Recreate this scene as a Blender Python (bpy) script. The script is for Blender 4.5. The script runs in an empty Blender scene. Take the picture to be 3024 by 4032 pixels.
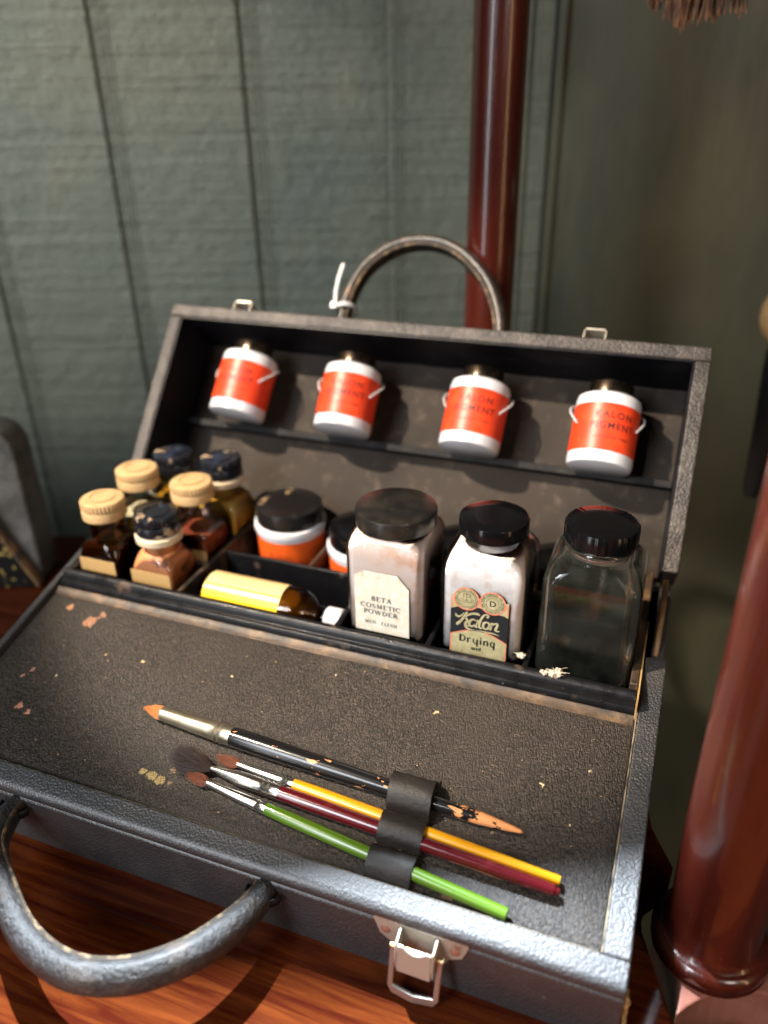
import bpy, bmesh, math, random
from mathutils import Matrix, Vector, noise
random.seed(7)
R=math.radians; PI=math.pi
S=bpy.context.scene; COL=S.collection
# ------------------------------------------------------------------ measured frame of the case
ZH=.0873; A=R(14.276); L=.1795            # sloping front half: hinge height, slope, length
YB,ZB,LN,H=.0486,.1110,R(39.38),.1464      # raised lid: foot of opening plane, lean, height
YF=-L*math.cos(A); ZF=ZH-L*math.sin(A)
I4=Matrix.Identity(4)
FR=Matrix.Translation((0,0,ZH))@Matrix.Rotation(A,4,'X')     # front frame: (x, -s, off)
RR=Matrix.Translation((0,YB,ZB))@Matrix.Rotation(-LN,4,'X')  # lid frame: (x, depth behind opening, s)
WM={}
# ------------------------------------------------------------------ object helpers
def tag(o,label,cat,group=None,kind=None):
    if label: o['label']=label
    if cat: o['category']=cat
    if group: o['group']=group
    if kind: o['kind']=kind
    return o
def empty(name,world,label,cat,group=None):
    o=bpy.data.objects.new(name,None); COL.objects.link(o); o.empty_display_size=.02
    o.matrix_basis=world; WM[o.name]=world.copy()
    return tag(o,label,cat,group)
def obj(name,bm,mats,parent=None,world=I4,smooth=True,bevel=0,seg=2,label=None,auto=35):
    bmesh.ops.recalc_face_normals(bm,faces=bm.faces)
    me=bpy.data.meshes.new(name); bm.to_mesh(me); bm.free()
    return meobj(name,me,mats,parent,world,smooth,bevel,seg,label,auto)
def meobj(name,me,mats,parent=None,world=I4,smooth=True,bevel=0,seg=2,label=None,auto=35):
    for m in (mats if isinstance(mats,(list,tuple)) else [mats]): me.materials.append(m)
    if smooth:
        for p in me.polygons: p.use_smooth=True
        try: me.set_sharp_from_angle(angle=R(auto))
        except Exception: pass
    o=bpy.data.objects.new(name,me); COL.objects.link(o)
    if parent is not None:
        o.parent=parent; o.matrix_basis=WM[parent.name].inverted()@world
    else: o.matrix_basis=world
    WM[o.name]=world.copy()
    if bevel:
        b=o.modifiers.new('bevel','BEVEL'); b.width=bevel; b.segments=seg; b.limit_method='ANGLE'; b.angle_limit=R(40)
    if label: o['label']=label
    return o
def box(bm,x0,x1,y0,y1,z0,z1,mat=0):
    v=[bm.verts.new(p) for p in ((x0,y0,z0),(x1,y0,z0),(x1,y1,z0),(x0,y1,z0),(x0,y0,z1),(x1,y0,z1),(x1,y1,z1),(x0,y1,z1))]
    for f in ((0,3,2,1),(4,5,6,7),(0,1,5,4),(1,2,6,5),(2,3,7,6),(3,0,4,7)):
        fc=bm.faces.new([v[i] for i in f]); fc.material_index=mat
def prism_x(bm,poly,x0,x1,mat=0):
    """extrude a (y,z) polygon along x"""
    a=[bm.verts.new((x0,y,z)) for y,z in poly]; b=[bm.verts.new((x1,y,z)) for y,z in poly]; n=len(poly)
    bm.faces.new(a[::-1]).material_index=mat; bm.faces.new(b).material_index=mat
    for i in range(n): bm.faces.new((a[i],a[(i+1)%n],b[(i+1)%n],b[i])).material_index=mat
def prism_z(bm,poly,z0,z1,mat=0):
    a=[bm.verts.new((x,y,z0)) for x,y in poly]; b=[bm.verts.new((x,y,z1)) for x,y in poly]; n=len(poly)
    bm.faces.new(a[::-1]).material_index=mat; bm.faces.new(b).material_index=mat
    for i in range(n): bm.faces.new((a[i],a[(i+1)%n],b[(i+1)%n],b[i])).material_index=mat
def prism_y(bm,poly,y0,y1,mat=0):
    a=[bm.verts.new((x,y0,z)) for x,z in poly]; b=[bm.verts.new((x,y1,z)) for x,z in poly]; n=len(poly)
    bm.faces.new(a[::-1]).material_index=mat; bm.faces.new(b).material_index=mat
    for i in range(n): bm.faces.new((a[i],a[(i+1)%n],b[(i+1)%n],b[i])).material_index=mat
def lathe(bm,prof,n=48,c=(0,0),mat=0,cap=True):
    rings=[]
    for r,z in prof:
        rings.append([bm.verts.new((c[0]+r*math.cos(2*PI*i/n),c[1]+r*math.sin(2*PI*i/n),z)) for i in range(n)] if r>1e-6 else [bm.verts.new((c[0],c[1],z))])
    for a,b in zip(rings,rings[1:]):
        for i in range(n):
            j=(i+1)%n
            if len(a)==1 and len(b)==1: continue
            if len(a)==1: f=bm.faces.new((a[0],b[i],b[j]))
            elif len(b)==1: f=bm.faces.new((a[i],a[j],b[0]))
            else: f=bm.faces.new((a[i],a[j],b[j],b[i]))
            f.material_index=mat
    if cap:
        if len(rings[0])>1: bm.faces.new(rings[0][::-1]).material_index=mat
        if len(rings[-1])>1: bm.faces.new(rings[-1]).material_index=mat
def rsq(w,rc,n=64):
    """rounded square outline"""
    rc=min(rc,w*.9999); out=[]; k=n//4
    for q in range(4):
        a0=q*PI/2; cx=(w-rc)*(1 if q in(0,3) else -1); cy=(w-rc)*(1 if q in(0,1) else -1)
        for i in range(k):
            a=a0+(PI/2)*i/(k-1); out.append((cx+rc*math.cos(a),cy+rc*math.sin(a)))
    return out
def loft(bm,secs,mat=0,close=True,d=(1,1)):
    """secs: (z,halfwidth,cornerradius)"""
    rings=[[bm.verts.new((x*d[0],y*d[1],z)) for x,y in rsq(w,rc)] for z,w,rc in secs]; n=len(rings[0])
    for a,b in zip(rings,rings[1:]):
        for i in range(n): bm.faces.new((a[i],a[(i+1)%n],b[(i+1)%n],b[i])).material_index=mat
    if close:
        bm.faces.new(rings[0][::-1]).material_index=mat; bm.faces.new(rings[-1]).material_index=mat
def catmull(P,n=8):
    P=[Vector(p) for p in P]; Q=[2*P[0]-P[1]]+P+[2*P[-1]-P[-2]]; out=[]
    for i in range(1,len(Q)-2):
        for k in range(n):
            t=k/n; a,b,c,d=Q[i-1:i+3]
            out.append(.5*((2*b)+(c-a)*t+(2*a-5*b+4*c-d)*t*t+(3*b-a-3*c+d)*t**3))
    return out+[P[-1]]
def tube(bm,pts,rad,nrm=Vector((0,0,1)),n=20,sec=None,mat=0,cap=True):
    """rad: (in-plane, out-of-plane) or function t->tuple; sec: function angle->radial multiplier"""
    rings=[]; m=len(pts)
    for k,p in enumerate(pts):
        t=(pts[min(k+1,m-1)]-pts[max(k-1,0)]).normalized(); s=t.cross(nrm).normalized(); u=s.cross(t).normalized()
        ra,rb=rad(k/(m-1)) if callable(rad) else rad
        ring=[]
        for i in range(n):
            a=2*PI*i/n; f=sec(a) if sec else 1
            ring.append(bm.verts.new(p+s*(ra*f*math.cos(a))+u*(rb*f*math.sin(a))))
        rings.append(ring)
    for a,b in zip(rings,rings[1:]):
        for i in range(n): bm.faces.new((a[i],a[(i+1)%n],b[(i+1)%n],b[i])).material_index=mat
    if cap: bm.faces.new(rings[0][::-1]).material_index=mat; bm.faces.new(rings[-1]).material_index=mat
# ------------------------------------------------------------------ materials
def M(name,base,rough=.5,metal=0,vary=None,bump=None,coat=0,coatr=.1,spec=.5,roughvary=None,extra=None,trans=0,ior=1.45,sheen=0,stretch=None,sss=0):
    m=bpy.data.materials.new(name); m.use_nodes=True; nt=m.node_tree; N=nt.nodes; K=nt.links
    b=N['Principled BSDF']; b.inputs['Base Color'].default_value=(*base,1); b.inputs['Roughness'].default_value=rough
    b.inputs['Metallic'].default_value=metal; b.inputs['Coat Weight'].default_value=coat; b.inputs['Coat Roughness'].default_value=coatr
    b.inputs['Specular IOR Level'].default_value=spec; b.inputs['Transmission Weight'].default_value=trans; b.inputs['IOR'].default_value=ior
    b.inputs['Sheen Weight'].default_value=sheen
    if sss: b.inputs['Subsurface Weight'].default_value=sss; b.inputs['Subsurface Scale'].default_value=.004
    tc=N.new('ShaderNodeTexCoord'); mp=N.new('ShaderNodeMapping'); K.new(tc.outputs['Object'],mp.inputs['Vector'])
    if stretch: mp.inputs['Scale'].default_value=stretch
    vec=mp.outputs['Vector']; cur=None
    m['_v']=0
    def noi(sc,det=5,ro=.6,dist=0,v=None):
        n=N.new('ShaderNodeTexNoise'); n.inputs['Scale'].default_value=sc; n.inputs['Detail'].default_value=det; n.inputs['Roughness'].default_value=ro
        n.inputs['Distortion'].default_value=dist; K.new(v or vec,n.inputs['Vector']); return n.outputs['Fac']
    def ramp(x,lo,hi):
        r=N.new('ShaderNodeMapRange'); r.inputs['From Min'].default_value=lo; r.inputs['From Max'].default_value=hi; K.new(x,r.inputs['Value']); return r.outputs['Result']
    def mix(fac,c1,c2):
        x=N.new('ShaderNodeMix'); x.data_type='RGBA'
        K.new(fac,x.inputs['Factor'])
        for s,c in ((x.inputs[6],c1),(x.inputs[7],c2)):
            if isinstance(c,(tuple,list)): s.default_value=(*c,1)
            else: K.new(c,s)
        return x.outputs[2]
    cur=base
    for v in (vary or []):
        col,sc,lo,hi=v[:4]; det=v[4] if len(v)>4 else 5
        cur=mix(ramp(noi(sc,det),lo,hi),cur,col)
    if extra: cur=extra(N,K,cur,tc.outputs['Object'],noi,ramp,mix)
    if not isinstance(cur,(tuple,list)): K.new(cur,b.inputs['Base Color'])
    if roughvary:
        sc,lo,hi=roughvary; r=N.new('ShaderNodeMapRange'); r.inputs['From Min'].default_value=.3; r.inputs['From Max'].default_value=.7
        r.inputs['To Min'].default_value=lo; r.inputs['To Max'].default_value=hi; K.new(noi(sc),r.inputs['Value']); K.new(r.outputs['Result'],b.inputs['Roughness'])
    last=None
    for bp_ in (bump or []):
        kind,sc,st,dist=bp_[:4]; v=vec
        if len(bp_)>4:
            m2=N.new('ShaderNodeMapping'); m2.inputs['Scale'].default_value=bp_[4]
            if len(bp_)>5: m2.inputs['Rotation'].default_value=bp_[5]
            K.new(tc.outputs['Object'],m2.inputs['Vector']); v=m2.outputs['Vector']
        if kind=='noise': h=noi(sc,6,.65,0,v)
        elif kind=='cell':
            vo=N.new('ShaderNodeTexVoronoi'); vo.feature='F1'; vo.inputs['Scale'].default_value=sc; K.new(v,vo.inputs['Vector']); h=vo.outputs['Distance']
            iv=N.new('ShaderNodeMath'); iv.operation='SUBTRACT'; iv.inputs[0].default_value=1; K.new(h,iv.inputs[1]); h=iv.outputs[0]
        elif kind=='crack':
            vo=N.new('ShaderNodeTexVoronoi'); vo.feature='DISTANCE_TO_EDGE'; vo.inputs['Scale'].default_value=sc; K.new(v,vo.inputs['Vector']); h=ramp(vo.outputs['Distance'],0,.15)
        elif kind=='wave':
            w=N.new('ShaderNodeTexWave'); w.inputs['Scale'].default_value=sc; w.inputs['Distortion'].default_value=2.2; w.inputs['Detail'].default_value=3; w.inputs['Detail Scale'].default_value=2.5; K.new(v,w.inputs['Vector']); h=w.outputs['Fac']
        bn=N.new('ShaderNodeBump'); bn.inputs['Strength'].default_value=st; bn.inputs['Distance'].default_value=dist; K.new(h,bn.inputs['Height'])
        if last: K.new(last,bn.inputs['Normal'])
        last=bn.outputs['Normal']
    if last: K.new(last,b.inputs['Normal'])
    if '_v' in m: del m['_v']
    return m
def blots(lst,nz=260,amt=.0035):
    """paint flecks with their own place and outline: (x,y,r,color) in object space"""
    def f(N,K,cur,obv,noi,ramp,mix):
        sub=N.new('ShaderNodeTexNoise'); sub.inputs['Scale'].default_value=nz; sub.inputs['Detail'].default_value=3; K.new(obv,sub.inputs['Vector'])
        s1=N.new('ShaderNodeVectorMath'); s1.operation='SUBTRACT'; s1.inputs[1].default_value=(.5,.5,.5); K.new(sub.outputs['Color'],s1.inputs[0])
        s2=N.new('ShaderNodeVectorMath'); s2.operation='SCALE'; s2.inputs['Scale'].default_value=amt*2; K.new(s1.outputs[0],s2.inputs[0])
        s3=N.new('ShaderNodeVectorMath'); s3.operation='ADD'; K.new(obv,s3.inputs[0]); K.new(s2.outputs[0],s3.inputs[1])
        s4=N.new('ShaderNodeVectorMath'); s4.operation='MULTIPLY'; s4.inputs[1].default_value=(1,1,0); K.new(s3.outputs[0],s4.inputs[0])
        for x,y,r,c in lst:
            d=N.new('ShaderNodeVectorMath'); d.operation='DISTANCE'; d.inputs[1].default_value=(x,y,0); K.new(s4.outputs[0],d.inputs[0])
            cur=mix(ramp(d.outputs['Value'],r,r*.75),cur,c)
        return cur
    return f
def thin_glass(name,tint=(1,1,1),rough=.02):
    m=bpy.data.materials.new(name); m.use_nodes=True; nt=m.node_tree; N=nt.nodes; K=nt.links; N.remove(N['Principled BSDF'])
    t=N.new('ShaderNodeBsdfTransparent'); t.inputs[0].default_value=(*tint,1)
    g=N.new('ShaderNodeBsdfGlossy'); g.inputs['Roughness'].default_value=rough
    fr=N.new('ShaderNodeFresnel'); fr.inputs[0].default_value=1.5 if name!='clear_bottle_glass' else 1.75
    tc=N.new('ShaderNodeTexCoord'); n=N.new('ShaderNodeTexNoise'); n.inputs['Scale'].default_value=90; K.new(tc.outputs['Object'],n.inputs['Vector'])
    bn=N.new('ShaderNodeBump'); bn.inputs['Strength'].default_value=.12; bn.inputs['Distance'].default_value=.002; K.new(n.outputs['Fac'],bn.inputs['Height'])
    K.new(bn.outputs['Normal'],g.inputs['Normal'])
    x=N.new('ShaderNodeMixShader'); K.new(fr.outputs[0],x.inputs[0]); K.new(t.outputs[0],x.inputs[1]); K.new(g.outputs[0],x.inputs[2])
    K.new(x.outputs[0],N['Material Output'].inputs['Surface']); return m
TAN=(.42,.20,.09)
m_leather=M('worn_black_leather',(.022,.022,.024),.5,vary=[((.045,.04,.037),35,.5,.72),((.12,.10,.08),240,.68,.78)],coat=1.0,coatr=.44,
    bump=[('cell',760,.6,.0008),('noise',1300,.35,.0004),('noise',60,.3,.001)],spec=.9,roughvary=(60,.42,.58))
m_leather_lid=M('scuffed_lid_leather',(.034,.028,.025),.5,vary=[((.085,.07,.06),60,.45,.7),((.20,.155,.12),300,.66,.76)],
    bump=[('cell',560,.6,.0006),('crack',300,.4,.0004)],spec=.5)
PB=[(.0245,-.0585,.0030,(.42,.20,.09)),(.046,-.0655,.0046,(.30,.14,.075)),(.0515,-.058,.0026,(.28,.14,.08)),(.0495,-.0615,.0015,(.28,.14,.08)),
    (.044,-.1335,.0026,(.45,.20,.12)),(.052,-.1350,.0018,(.45,.20,.12)),(.148,-.1500,.0032,(.30,.22,.08)),(.154,-.1512,.0030,(.30,.22,.08)),(.142,-.1485,.0022,(.32,.24,.09)),
    (.158,-.1445,.0016,(.2,.13,.06)),(.16,-.151,.0018,(.2,.14,.07)),(.03,-.1140,.0016,(.5,.24,.18)),(.0345,-.1085,.0016,(.4,.2,.14)),(.052,-.1085,.001,(.5,.4,.22)),
    (.318,-.162,.0028,(.16,.08,.045)),(.33,-.1275,.0012,(.2,.15,.07)),(.348,-.0965,.0008,(.6,.45,.25)),(.285,-.0700,.0011,(.5,.38,.2)),(.22,-.0620,.0009,(.45,.32,.2)),
    (.10,-.0840,.0011,(.5,.35,.2)),(.074,-.0860,.0009,(.5,.38,.2)),(.37,-.0820,.0009,(.5,.4,.25)),(.16,-.0790,.0009,(.5,.4,.25)),(.365,-.1130,.0008,(.55,.42,.25))]
m_panel=M('pebbled_brown_panel',(.010,.0072,.0052),.4,vary=[((.040,.029,.021),620,.42,.60,2),((.030,.022,.016),9,.52,.70),((.085,.062,.042),13,.60,.78,10),((.13,.10,.07),34,.70,.80,9),((.10,.075,.05),420,.68,.78)],
    bump=[('cell',1250,.9,.0007,(1,.42,1),(0,0,R(60))),('cell',1200,.6,.0006,(.5,1,1),(0,0,R(57))),('noise',1500,.3,.0003),('noise',60,.25,.0012)],coat=.4,coatr=.42,spec=.4,roughvary=(45,.42,.56),extra=blots(PB))
m_tray=M('black_lacquered_wood',(.005,.005,.006),.28,vary=[((.09,.06,.04),70,.62,.76),((.28,.2,.12),330,.7,.76)],bump=[('noise',260,.35,.0006)],roughvary=(80,.2,.5),spec=.25)
m_traybrown=M('worn_brown_wood',(.055,.034,.020),.5,vary=[((.20,.12,.06),60,.5,.75),((.015,.012,.010),40,.52,.62)],bump=[('noise',200,.5,.0008)])
m_dark_in=M('black_lining',(.005,.005,.007),.4,vary=[((.014,.015,.019),30,.5,.7)],bump=[('noise',120,.3,.0008)],spec=.18)
m_back=M('brown_cloth_lining',(.028,.020,.014),.8,vary=[((.018,.013,.009),18,.45,.65),((.07,.054,.04),90,.55,.75)],bump=[('noise',500,.4,.0005)],spec=.4)
m_handle=M('black_handle_leather',(.017,.016,.016),.40,vary=[((.07,.05,.035),40,.56,.70),((.05,.047,.045),300,.5,.7)],bump=[('noise',90,.8,.0030),('noise',420,.9,.0014),('cell',700,.5,.0006)],spec=.8,coat=.15,coatr=.4)
m_handle_r=M('brown_handle_leather',(.018,.014,.012),.36,vary=[((.20,.09,.03),26,.60,.68),((.06,.042,.03),90,.5,.7)],bump=[('noise',260,.5,.0011)],spec=.7)
m_stitch=M('stitched_ridge',(.05,.036,.024),.5,vary=[((.22,.15,.08),200,.5,.62)],bump=[('noise',500,.5,.0008)])
m_strap=M('soft_black_leather',(.010,.008,.007),.5,vary=[((.020,.016,.013),60,.4,.7)],bump=[('noise',420,.55,.0008),('noise',1400,.3,.0003)],spec=.5)
m_wornedge=M('pale_worn_edge',(.28,.22,.14),.6,vary=[((.06,.045,.035),90,.45,.6)])
m_nickel=M('dull_nickel',(.50,.49,.47),.36,.9,vary=[((.35,.26,.16),120,.55,.72)],bump=[('noise',200,.2,.0004)])
m_enamel=M('worn_plate_metal',(.55,.50,.42),.42,.6,vary=[((.30,.18,.10),90,.55,.75)],bump=[('noise',160,.2,.0004)])
m_rivet=M('copper_rivet',(.45,.22,.15),.45,.6)
m_brass=M('aged_brass',(.50,.36,.18),.35,.9,vary=[((.7,.6,.45),90,.5,.7)])
m_black_cap=M('black_bakelite_cap',(.003,.003,.0035),.17,vary=[((.07,.06,.05),600,.70,.76)],spec=.4)
m_jarcap=M('dark_metal_cap',(.16,.12,.085),.24,.95,vary=[((.03,.025,.02),60,.45,.65)])
m_dusty_cap=M('dusty_black_cap',(.006,.006,.006),.3,vary=[((.022,.019,.014),70,.4,.75),((.10,.085,.06),420,.64,.78)],bump=[('noise',150,.25,.0006)])
m_gold_cap=M('cap_with_gilt_traces',(.008,.007,.007),.3,vary=[((.35,.24,.12),75,.62,.68)])
m_glass=M('clear_glass',(.97,.985,.98),.015,trans=1,ior=1.5,bump=[('noise',70,.1,.002)])
m_thin=thin_glass('thin_clear_glass'); m_thin2=thin_glass('clear_bottle_glass',(.93,.96,.94),.03); m_thin_amber=thin_glass('thin_amber_glass',(.75,.5,.22)); m_thin_y=thin_glass('thin_yellow_glass',(.95,.88,.6))
m_beta=M('pearly_flesh_powder',(.92,.72,.60),.45,vary=[((.92,.80,.76),30,.42,.62),((.80,.48,.32),38,.54,.68),((.9,.8,.72),300,.62,.74)],bump=[('noise',160,.35,.0012)])
m_kalon=M('white_powder',(.93,.89,.86),.7,vary=[((.80,.66,.58),120,.5,.7)],bump=[('noise',260,.5,.0014)])
m_paper=M('stained_paper',(.50,.48,.41),.6,vary=[((.40,.33,.22),90,.56,.75),((.62,.61,.55),260,.5,.7),((.34,.27,.15),220,.7,.76)],bump=[('noise',220,.35,.0005)])
m_gold=M('gilt_label',(.42,.39,.22),.38,.35,vary=[((.55,.50,.32),160,.45,.65),((.30,.25,.13),260,.6,.72)])
m_ink=M('black_label_ink',(.012,.013,.016),.35,vary=[((.2,.18,.12),500,.72,.76)])
m_print=M('grey_print_ink',(.045,.045,.05),.6,vary=[((.25,.24,.2),900,.6,.7)])
m_red=M('red_label_line',(.62,.14,.09),.5)
m_orange=M('red_orange_label',(.62,.042,.010),.4,vary=[((.68,.08,.02),60,.5,.8),((.55,.05,.015),200,.68,.76)])
m_orange2=M('orange_label',(.66,.09,.010),.4,vary=[((.6,.08,.015),120,.6,.76)])
m_milk=M('white_milk_glass',(.60,.60,.63),.16,coat=.4,sss=.05)
m_jarprint=M('dark_jar_print',(.07,.012,.012),.5)
m_tancap=M('tan_painted_cap',(.46,.31,.15),.4,vary=[((.36,.22,.09),80,.5,.7)],bump=[('noise',200,.2,.0005)])
m_navy=M('chipped_navy_cap',(.008,.009,.013),.25,vary=[((.03,.045,.08),40,.55,.7),((.34,.25,.16),85,.57,.63)],bump=[('noise',150,.3,.0006)])
m_cream=M('cream_collar',(.62,.52,.36),.35)
m_brown_c=M('dark_brown_fill',(.022,.010,.006),.2,vary=[((.05,.02,.012),60,.5,.7)])
m_amber_c=M('amber_fill',(.30,.14,.04),.3)
m_cream_c=M('cream_fill',(.45,.42,.28),.4,vary=[((.5,.28,.1),60,.55,.65)])
m_orange_c=M('orange_powder_fill',(.66,.25,.095),.5,vary=[((.20,.07,.035),70,.56,.66),((.8,.45,.25),130,.6,.7)],bump=[('noise',150,.4,.001)])
m_redbrown_c=M('red_brown_fill',(.15,.032,.014),.35,vary=[((.36,.13,.06),60,.52,.66)])
m_mustard_c=M('mustard_fill',(.50,.29,.035),.4,vary=[((.42,.2,.03),50,.5,.7)])
m_kraft=M('tan_card_label',(.42,.27,.11),.6,vary=[((.5,.22,.07),90,.55,.66)])
m_ylabel=M('bright_yellow_label',(.82,.53,.01),.3); m_plabel=M('pale_yellow_label',(.66,.48,.22),.3)
m_frameline=M('faint_label_frame',(.55,.38,.15),.5)
m_metal_f=M('polished_ferrule',(.58,.56,.52),.24,1,bump=[('noise',120,.15,.0006)])
m_metal_old=M('tarnished_ferrule',(.38,.34,.26),.34,.9,vary=[((.33,.29,.19),110,.5,.68)],bump=[('noise',160,.25,.0005)])
def chips(N,K,cur,obv,noi,ramp,mix):
    # bare wood shows in ragged patches, most towards the thin end
    sx=N.new('ShaderNodeSeparateXYZ'); K.new(obv,sx.inputs[0])
    mp=N.new('ShaderNodeMapping'); mp.inputs['Scale'].default_value=(.45,1,1); K.new(obv,mp.inputs['Vector'])
    n1=noi(190,4,.6,0,mp.outputs['Vector'])
    r=N.new('ShaderNodeMapRange'); r.inputs['From Min'].default_value=.166; r.inputs['From Max'].default_value=.206; r.inputs['To Max'].default_value=.36; K.new(sx.outputs['X'],r.inputs['Value'])
    r2=N.new('ShaderNodeMapRange'); r2.inputs['From Min'].default_value=.062; r2.inputs['From Max'].default_value=.045; r2.inputs['To Max'].default_value=.07; K.new(sx.outputs['X'],r2.inputs['Value'])
    a=N.new('ShaderNodeMath'); a.operation='ADD'; K.new(n1,a.inputs[0]); K.new(r.outputs[0],a.inputs[1])
    a2=N.new('ShaderNodeMath'); a2.operation='ADD'; K.new(a.outputs[0],a2.inputs[0]); K.new(r2.outputs[0],a2.inputs[1])
    return mix(ramp(a2.outputs[0],.632,.637),cur,(.62,.27,.11))
m_bblack=M('chipped_black_lacquer',(.008,.008,.009),.2,extra=chips)
m_byellow=M('yellow_lacquer',(.66,.30,.003),.3,vary=[((.6,.27,.005),150,.62,.74)],coat=.4,stretch=(.3,1,1))
m_bmaroon=M('maroon_lacquer',(.085,.005,.008),.2,vary=[((.17,.02,.02),120,.6,.74)],coat=.5)
m_bgreen=M('green_lacquer',(.080,.170,.006),.3,vary=[((.065,.16,.006),120,.55,.7)],coat=.4,stretch=(.3,1,1))
m_bare=M('bare_wood',(.55,.26,.13),.5)
m_sable=M('orange_sable_hair',(.48,.18,.05),.6); m_redsable=M('red_brown_hair',(.16,.05,.022),.6); m_dkhair=M('dark_brown_hair',(.035,.022,.018),.45)
def grain(N,K,cur,obv,noi,ramp,mix):
    mp=N.new('ShaderNodeMapping'); mp.inputs['Rotation'].default_value=(0,0,R(-20)); mp.inputs['Scale'].default_value=(4,62,62); K.new(obv,mp.inputs['Vector'])
    n=noi(3.2,8,.62,.6,mp.outputs['Vector']); return mix(ramp(n,.38,.68),cur,(.115,.026,.006))
m_table=M('polished_mahogany',(.040,.006,.0025),.5,extra=grain,coat=.10,coatr=.04,spec=.0,bump=[('noise',60,.05,.001)])
m_post=M('lacquered_mahogany_post',(.042,.0055,.003),.25,vary=[((.07,.011,.005),14,.4,.7),((.13,.045,.025),160,.66,.76)],stretch=(6,6,.6),bump=[('noise',30,.12,.003),('noise',160,.10,.001)],coat=.7,coatr=.09)
m_wall=M('grey_green_wall_paint',(.160,.172,.132),.5,vary=[((.105,.135,.118),3.5,.42,.62),((.195,.195,.140),7,.5,.75),((.11,.125,.10),6,.62,.70)],
    bump=[('noise',55,.9,.007),('noise',160,.5,.003),('noise',7,.75,.010,(.25,.25,11))],spec=.45,roughvary=(8,.4,.6))
m_wall2=M('olive_wall_paint',(.082,.082,.050),.5,vary=[((.055,.06,.042),4,.4,.65),((.11,.10,.058),6,.5,.7)],stretch=(1,1,.35),bump=[('noise',20,.4,.008)])
m_tie=M('white_nylon',(.5,.5,.5),.35)
m_cotton=M('cotton_fluff',(.52,.43,.34),.9,sss=.1)
m_oldcase=M('grey_worn_leather',(.15,.14,.125),.6,vary=[((.07,.065,.055),30,.4,.62),((.30,.20,.13),22,.6,.72)],bump=[('cell',300,.6,.001),('noise',150,.6,.001)])
m_gilt=M('black_leather_with_gilt',(.006,.006,.006),.4,vary=[((.50,.38,.10),150,.60,.64)])
m_fur=M('russet_fur',(.30,.13,.05),.7,vary=[((.09,.04,.02),40,.45,.6)]); m_bead1=M('cream_bead',(.62,.58,.46),.4); m_bead2=M('tan_bead',(.58,.33,.14),.4,vary=[((.35,.16,.05),20,.5,.7)]); m_beadd=M('black_bead',(.01,.009,.009),.4)
def hazed(m,f,col):  # painted diffuse haze mixed in to make the glass look lighter
    N=m.node_tree.nodes; K=m.node_tree.links; d=N.new('ShaderNodeBsdfDiffuse'); d.inputs[0].default_value=(*col,1); x=N.new('ShaderNodeMixShader')
    tc=N.new('ShaderNodeTexCoord'); n=N.new('ShaderNodeTexNoise'); n.inputs['Scale'].default_value=60; n.inputs['Detail'].default_value=8; K.new(tc.outputs['Object'],n.inputs['Vector'])
    r=N.new('ShaderNodeMapRange'); r.inputs['From Min'].default_value=.35; r.inputs['From Max'].default_value=.75; r.inputs['To Min'].default_value=f*.4; r.inputs['To Max'].default_value=f*2; K.new(n.outputs['Fac'],r.inputs['Value'])
    K.new(r.outputs[0],x.inputs[0]); K.new(N['Principled BSDF'].outputs[0],x.inputs[1]); K.new(d.outputs[0],x.inputs[2]); K.new(x.outputs[0],N['Material Output'].inputs['Surface'])
hazed(m_glass,.016,(.50,.56,.46))
# ------------------------------------------------------------------ lettering helpers
def textmesh(body,size,font_off=0.0,space=1.0,extr=.00004,align='CENTER'):
    cu=bpy.data.curves.new('writing','FONT'); cu.body=body; cu.size=size; cu.align_x=align; cu.offset=font_off; cu.space_character=space; cu.extrude=extr; cu.resolution_u=3
    t=bpy.data.objects.new('writing',cu); COL.objects.link(t); dg=bpy.context.evaluated_depsgraph_get(); dg.update()
    me=bpy.data.meshes.new_from_object(t.evaluated_get(dg)); bpy.data.objects.remove(t); bpy.data.curves.remove(cu); return me
def merge(meshes_fn):
    """meshes_fn: list of (mesh, function(Vector)->Vector)"""
    bm=bmesh.new()
    for me,fn in meshes_fn:
        b2=bmesh.new(); b2.from_mesh(me)
        for v in b2.verts: v.co=fn(v.co)
        t=bpy.data.meshes.new('t'); b2.to_mesh(t); b2.free(); bm.from_mesh(t); bpy.data.meshes.remove(t); bpy.data.meshes.remove(me)
    return bm
def width(me): xs=[v.co.x for v in me.vertices]; return max(xs)-min(xs)
def ribbon(bm,pts,w,fn,n=8,h=.0001,smooth=True):
    """flat stroke of varying width through 2D points; fn maps (u,v,h)->3D"""
    P=[Vector((p[0],p[1],0)) for p in pts]; Wd=[(p[2] if len(p)>2 else w) for p in pts]
    Q=catmull(P,n) if (smooth and len(P)>2) else P
    m=len(Q); top=[];bot=[]
    for k,p in enumerate(Q):
        t=(Q[min(k+1,m-1)]-Q[max(k-1,0)])
        if t.length<1e-9: t=Vector((1,0,0))
        t.normalize(); nn=Vector((-t.y,t.x,0)); f=k/(m-1)*(len(Wd)-1); i=min(int(f),len(Wd)-2) if len(Wd)>1 else 0
        ww=(Wd[i]*(1-(f-i))+Wd[i+1]*(f-i))/2 if len(Wd)>1 else Wd[0]/2
        a=p+nn*ww; b=p-nn*ww
        top.append((bm.verts.new(fn(a.x,a.y,h)),bm.verts.new(fn(b.x,b.y,h))))
    for a,b in zip(top,top[1:]): bm.faces.new((a[0],a[1],b[1],b[0]))
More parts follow.
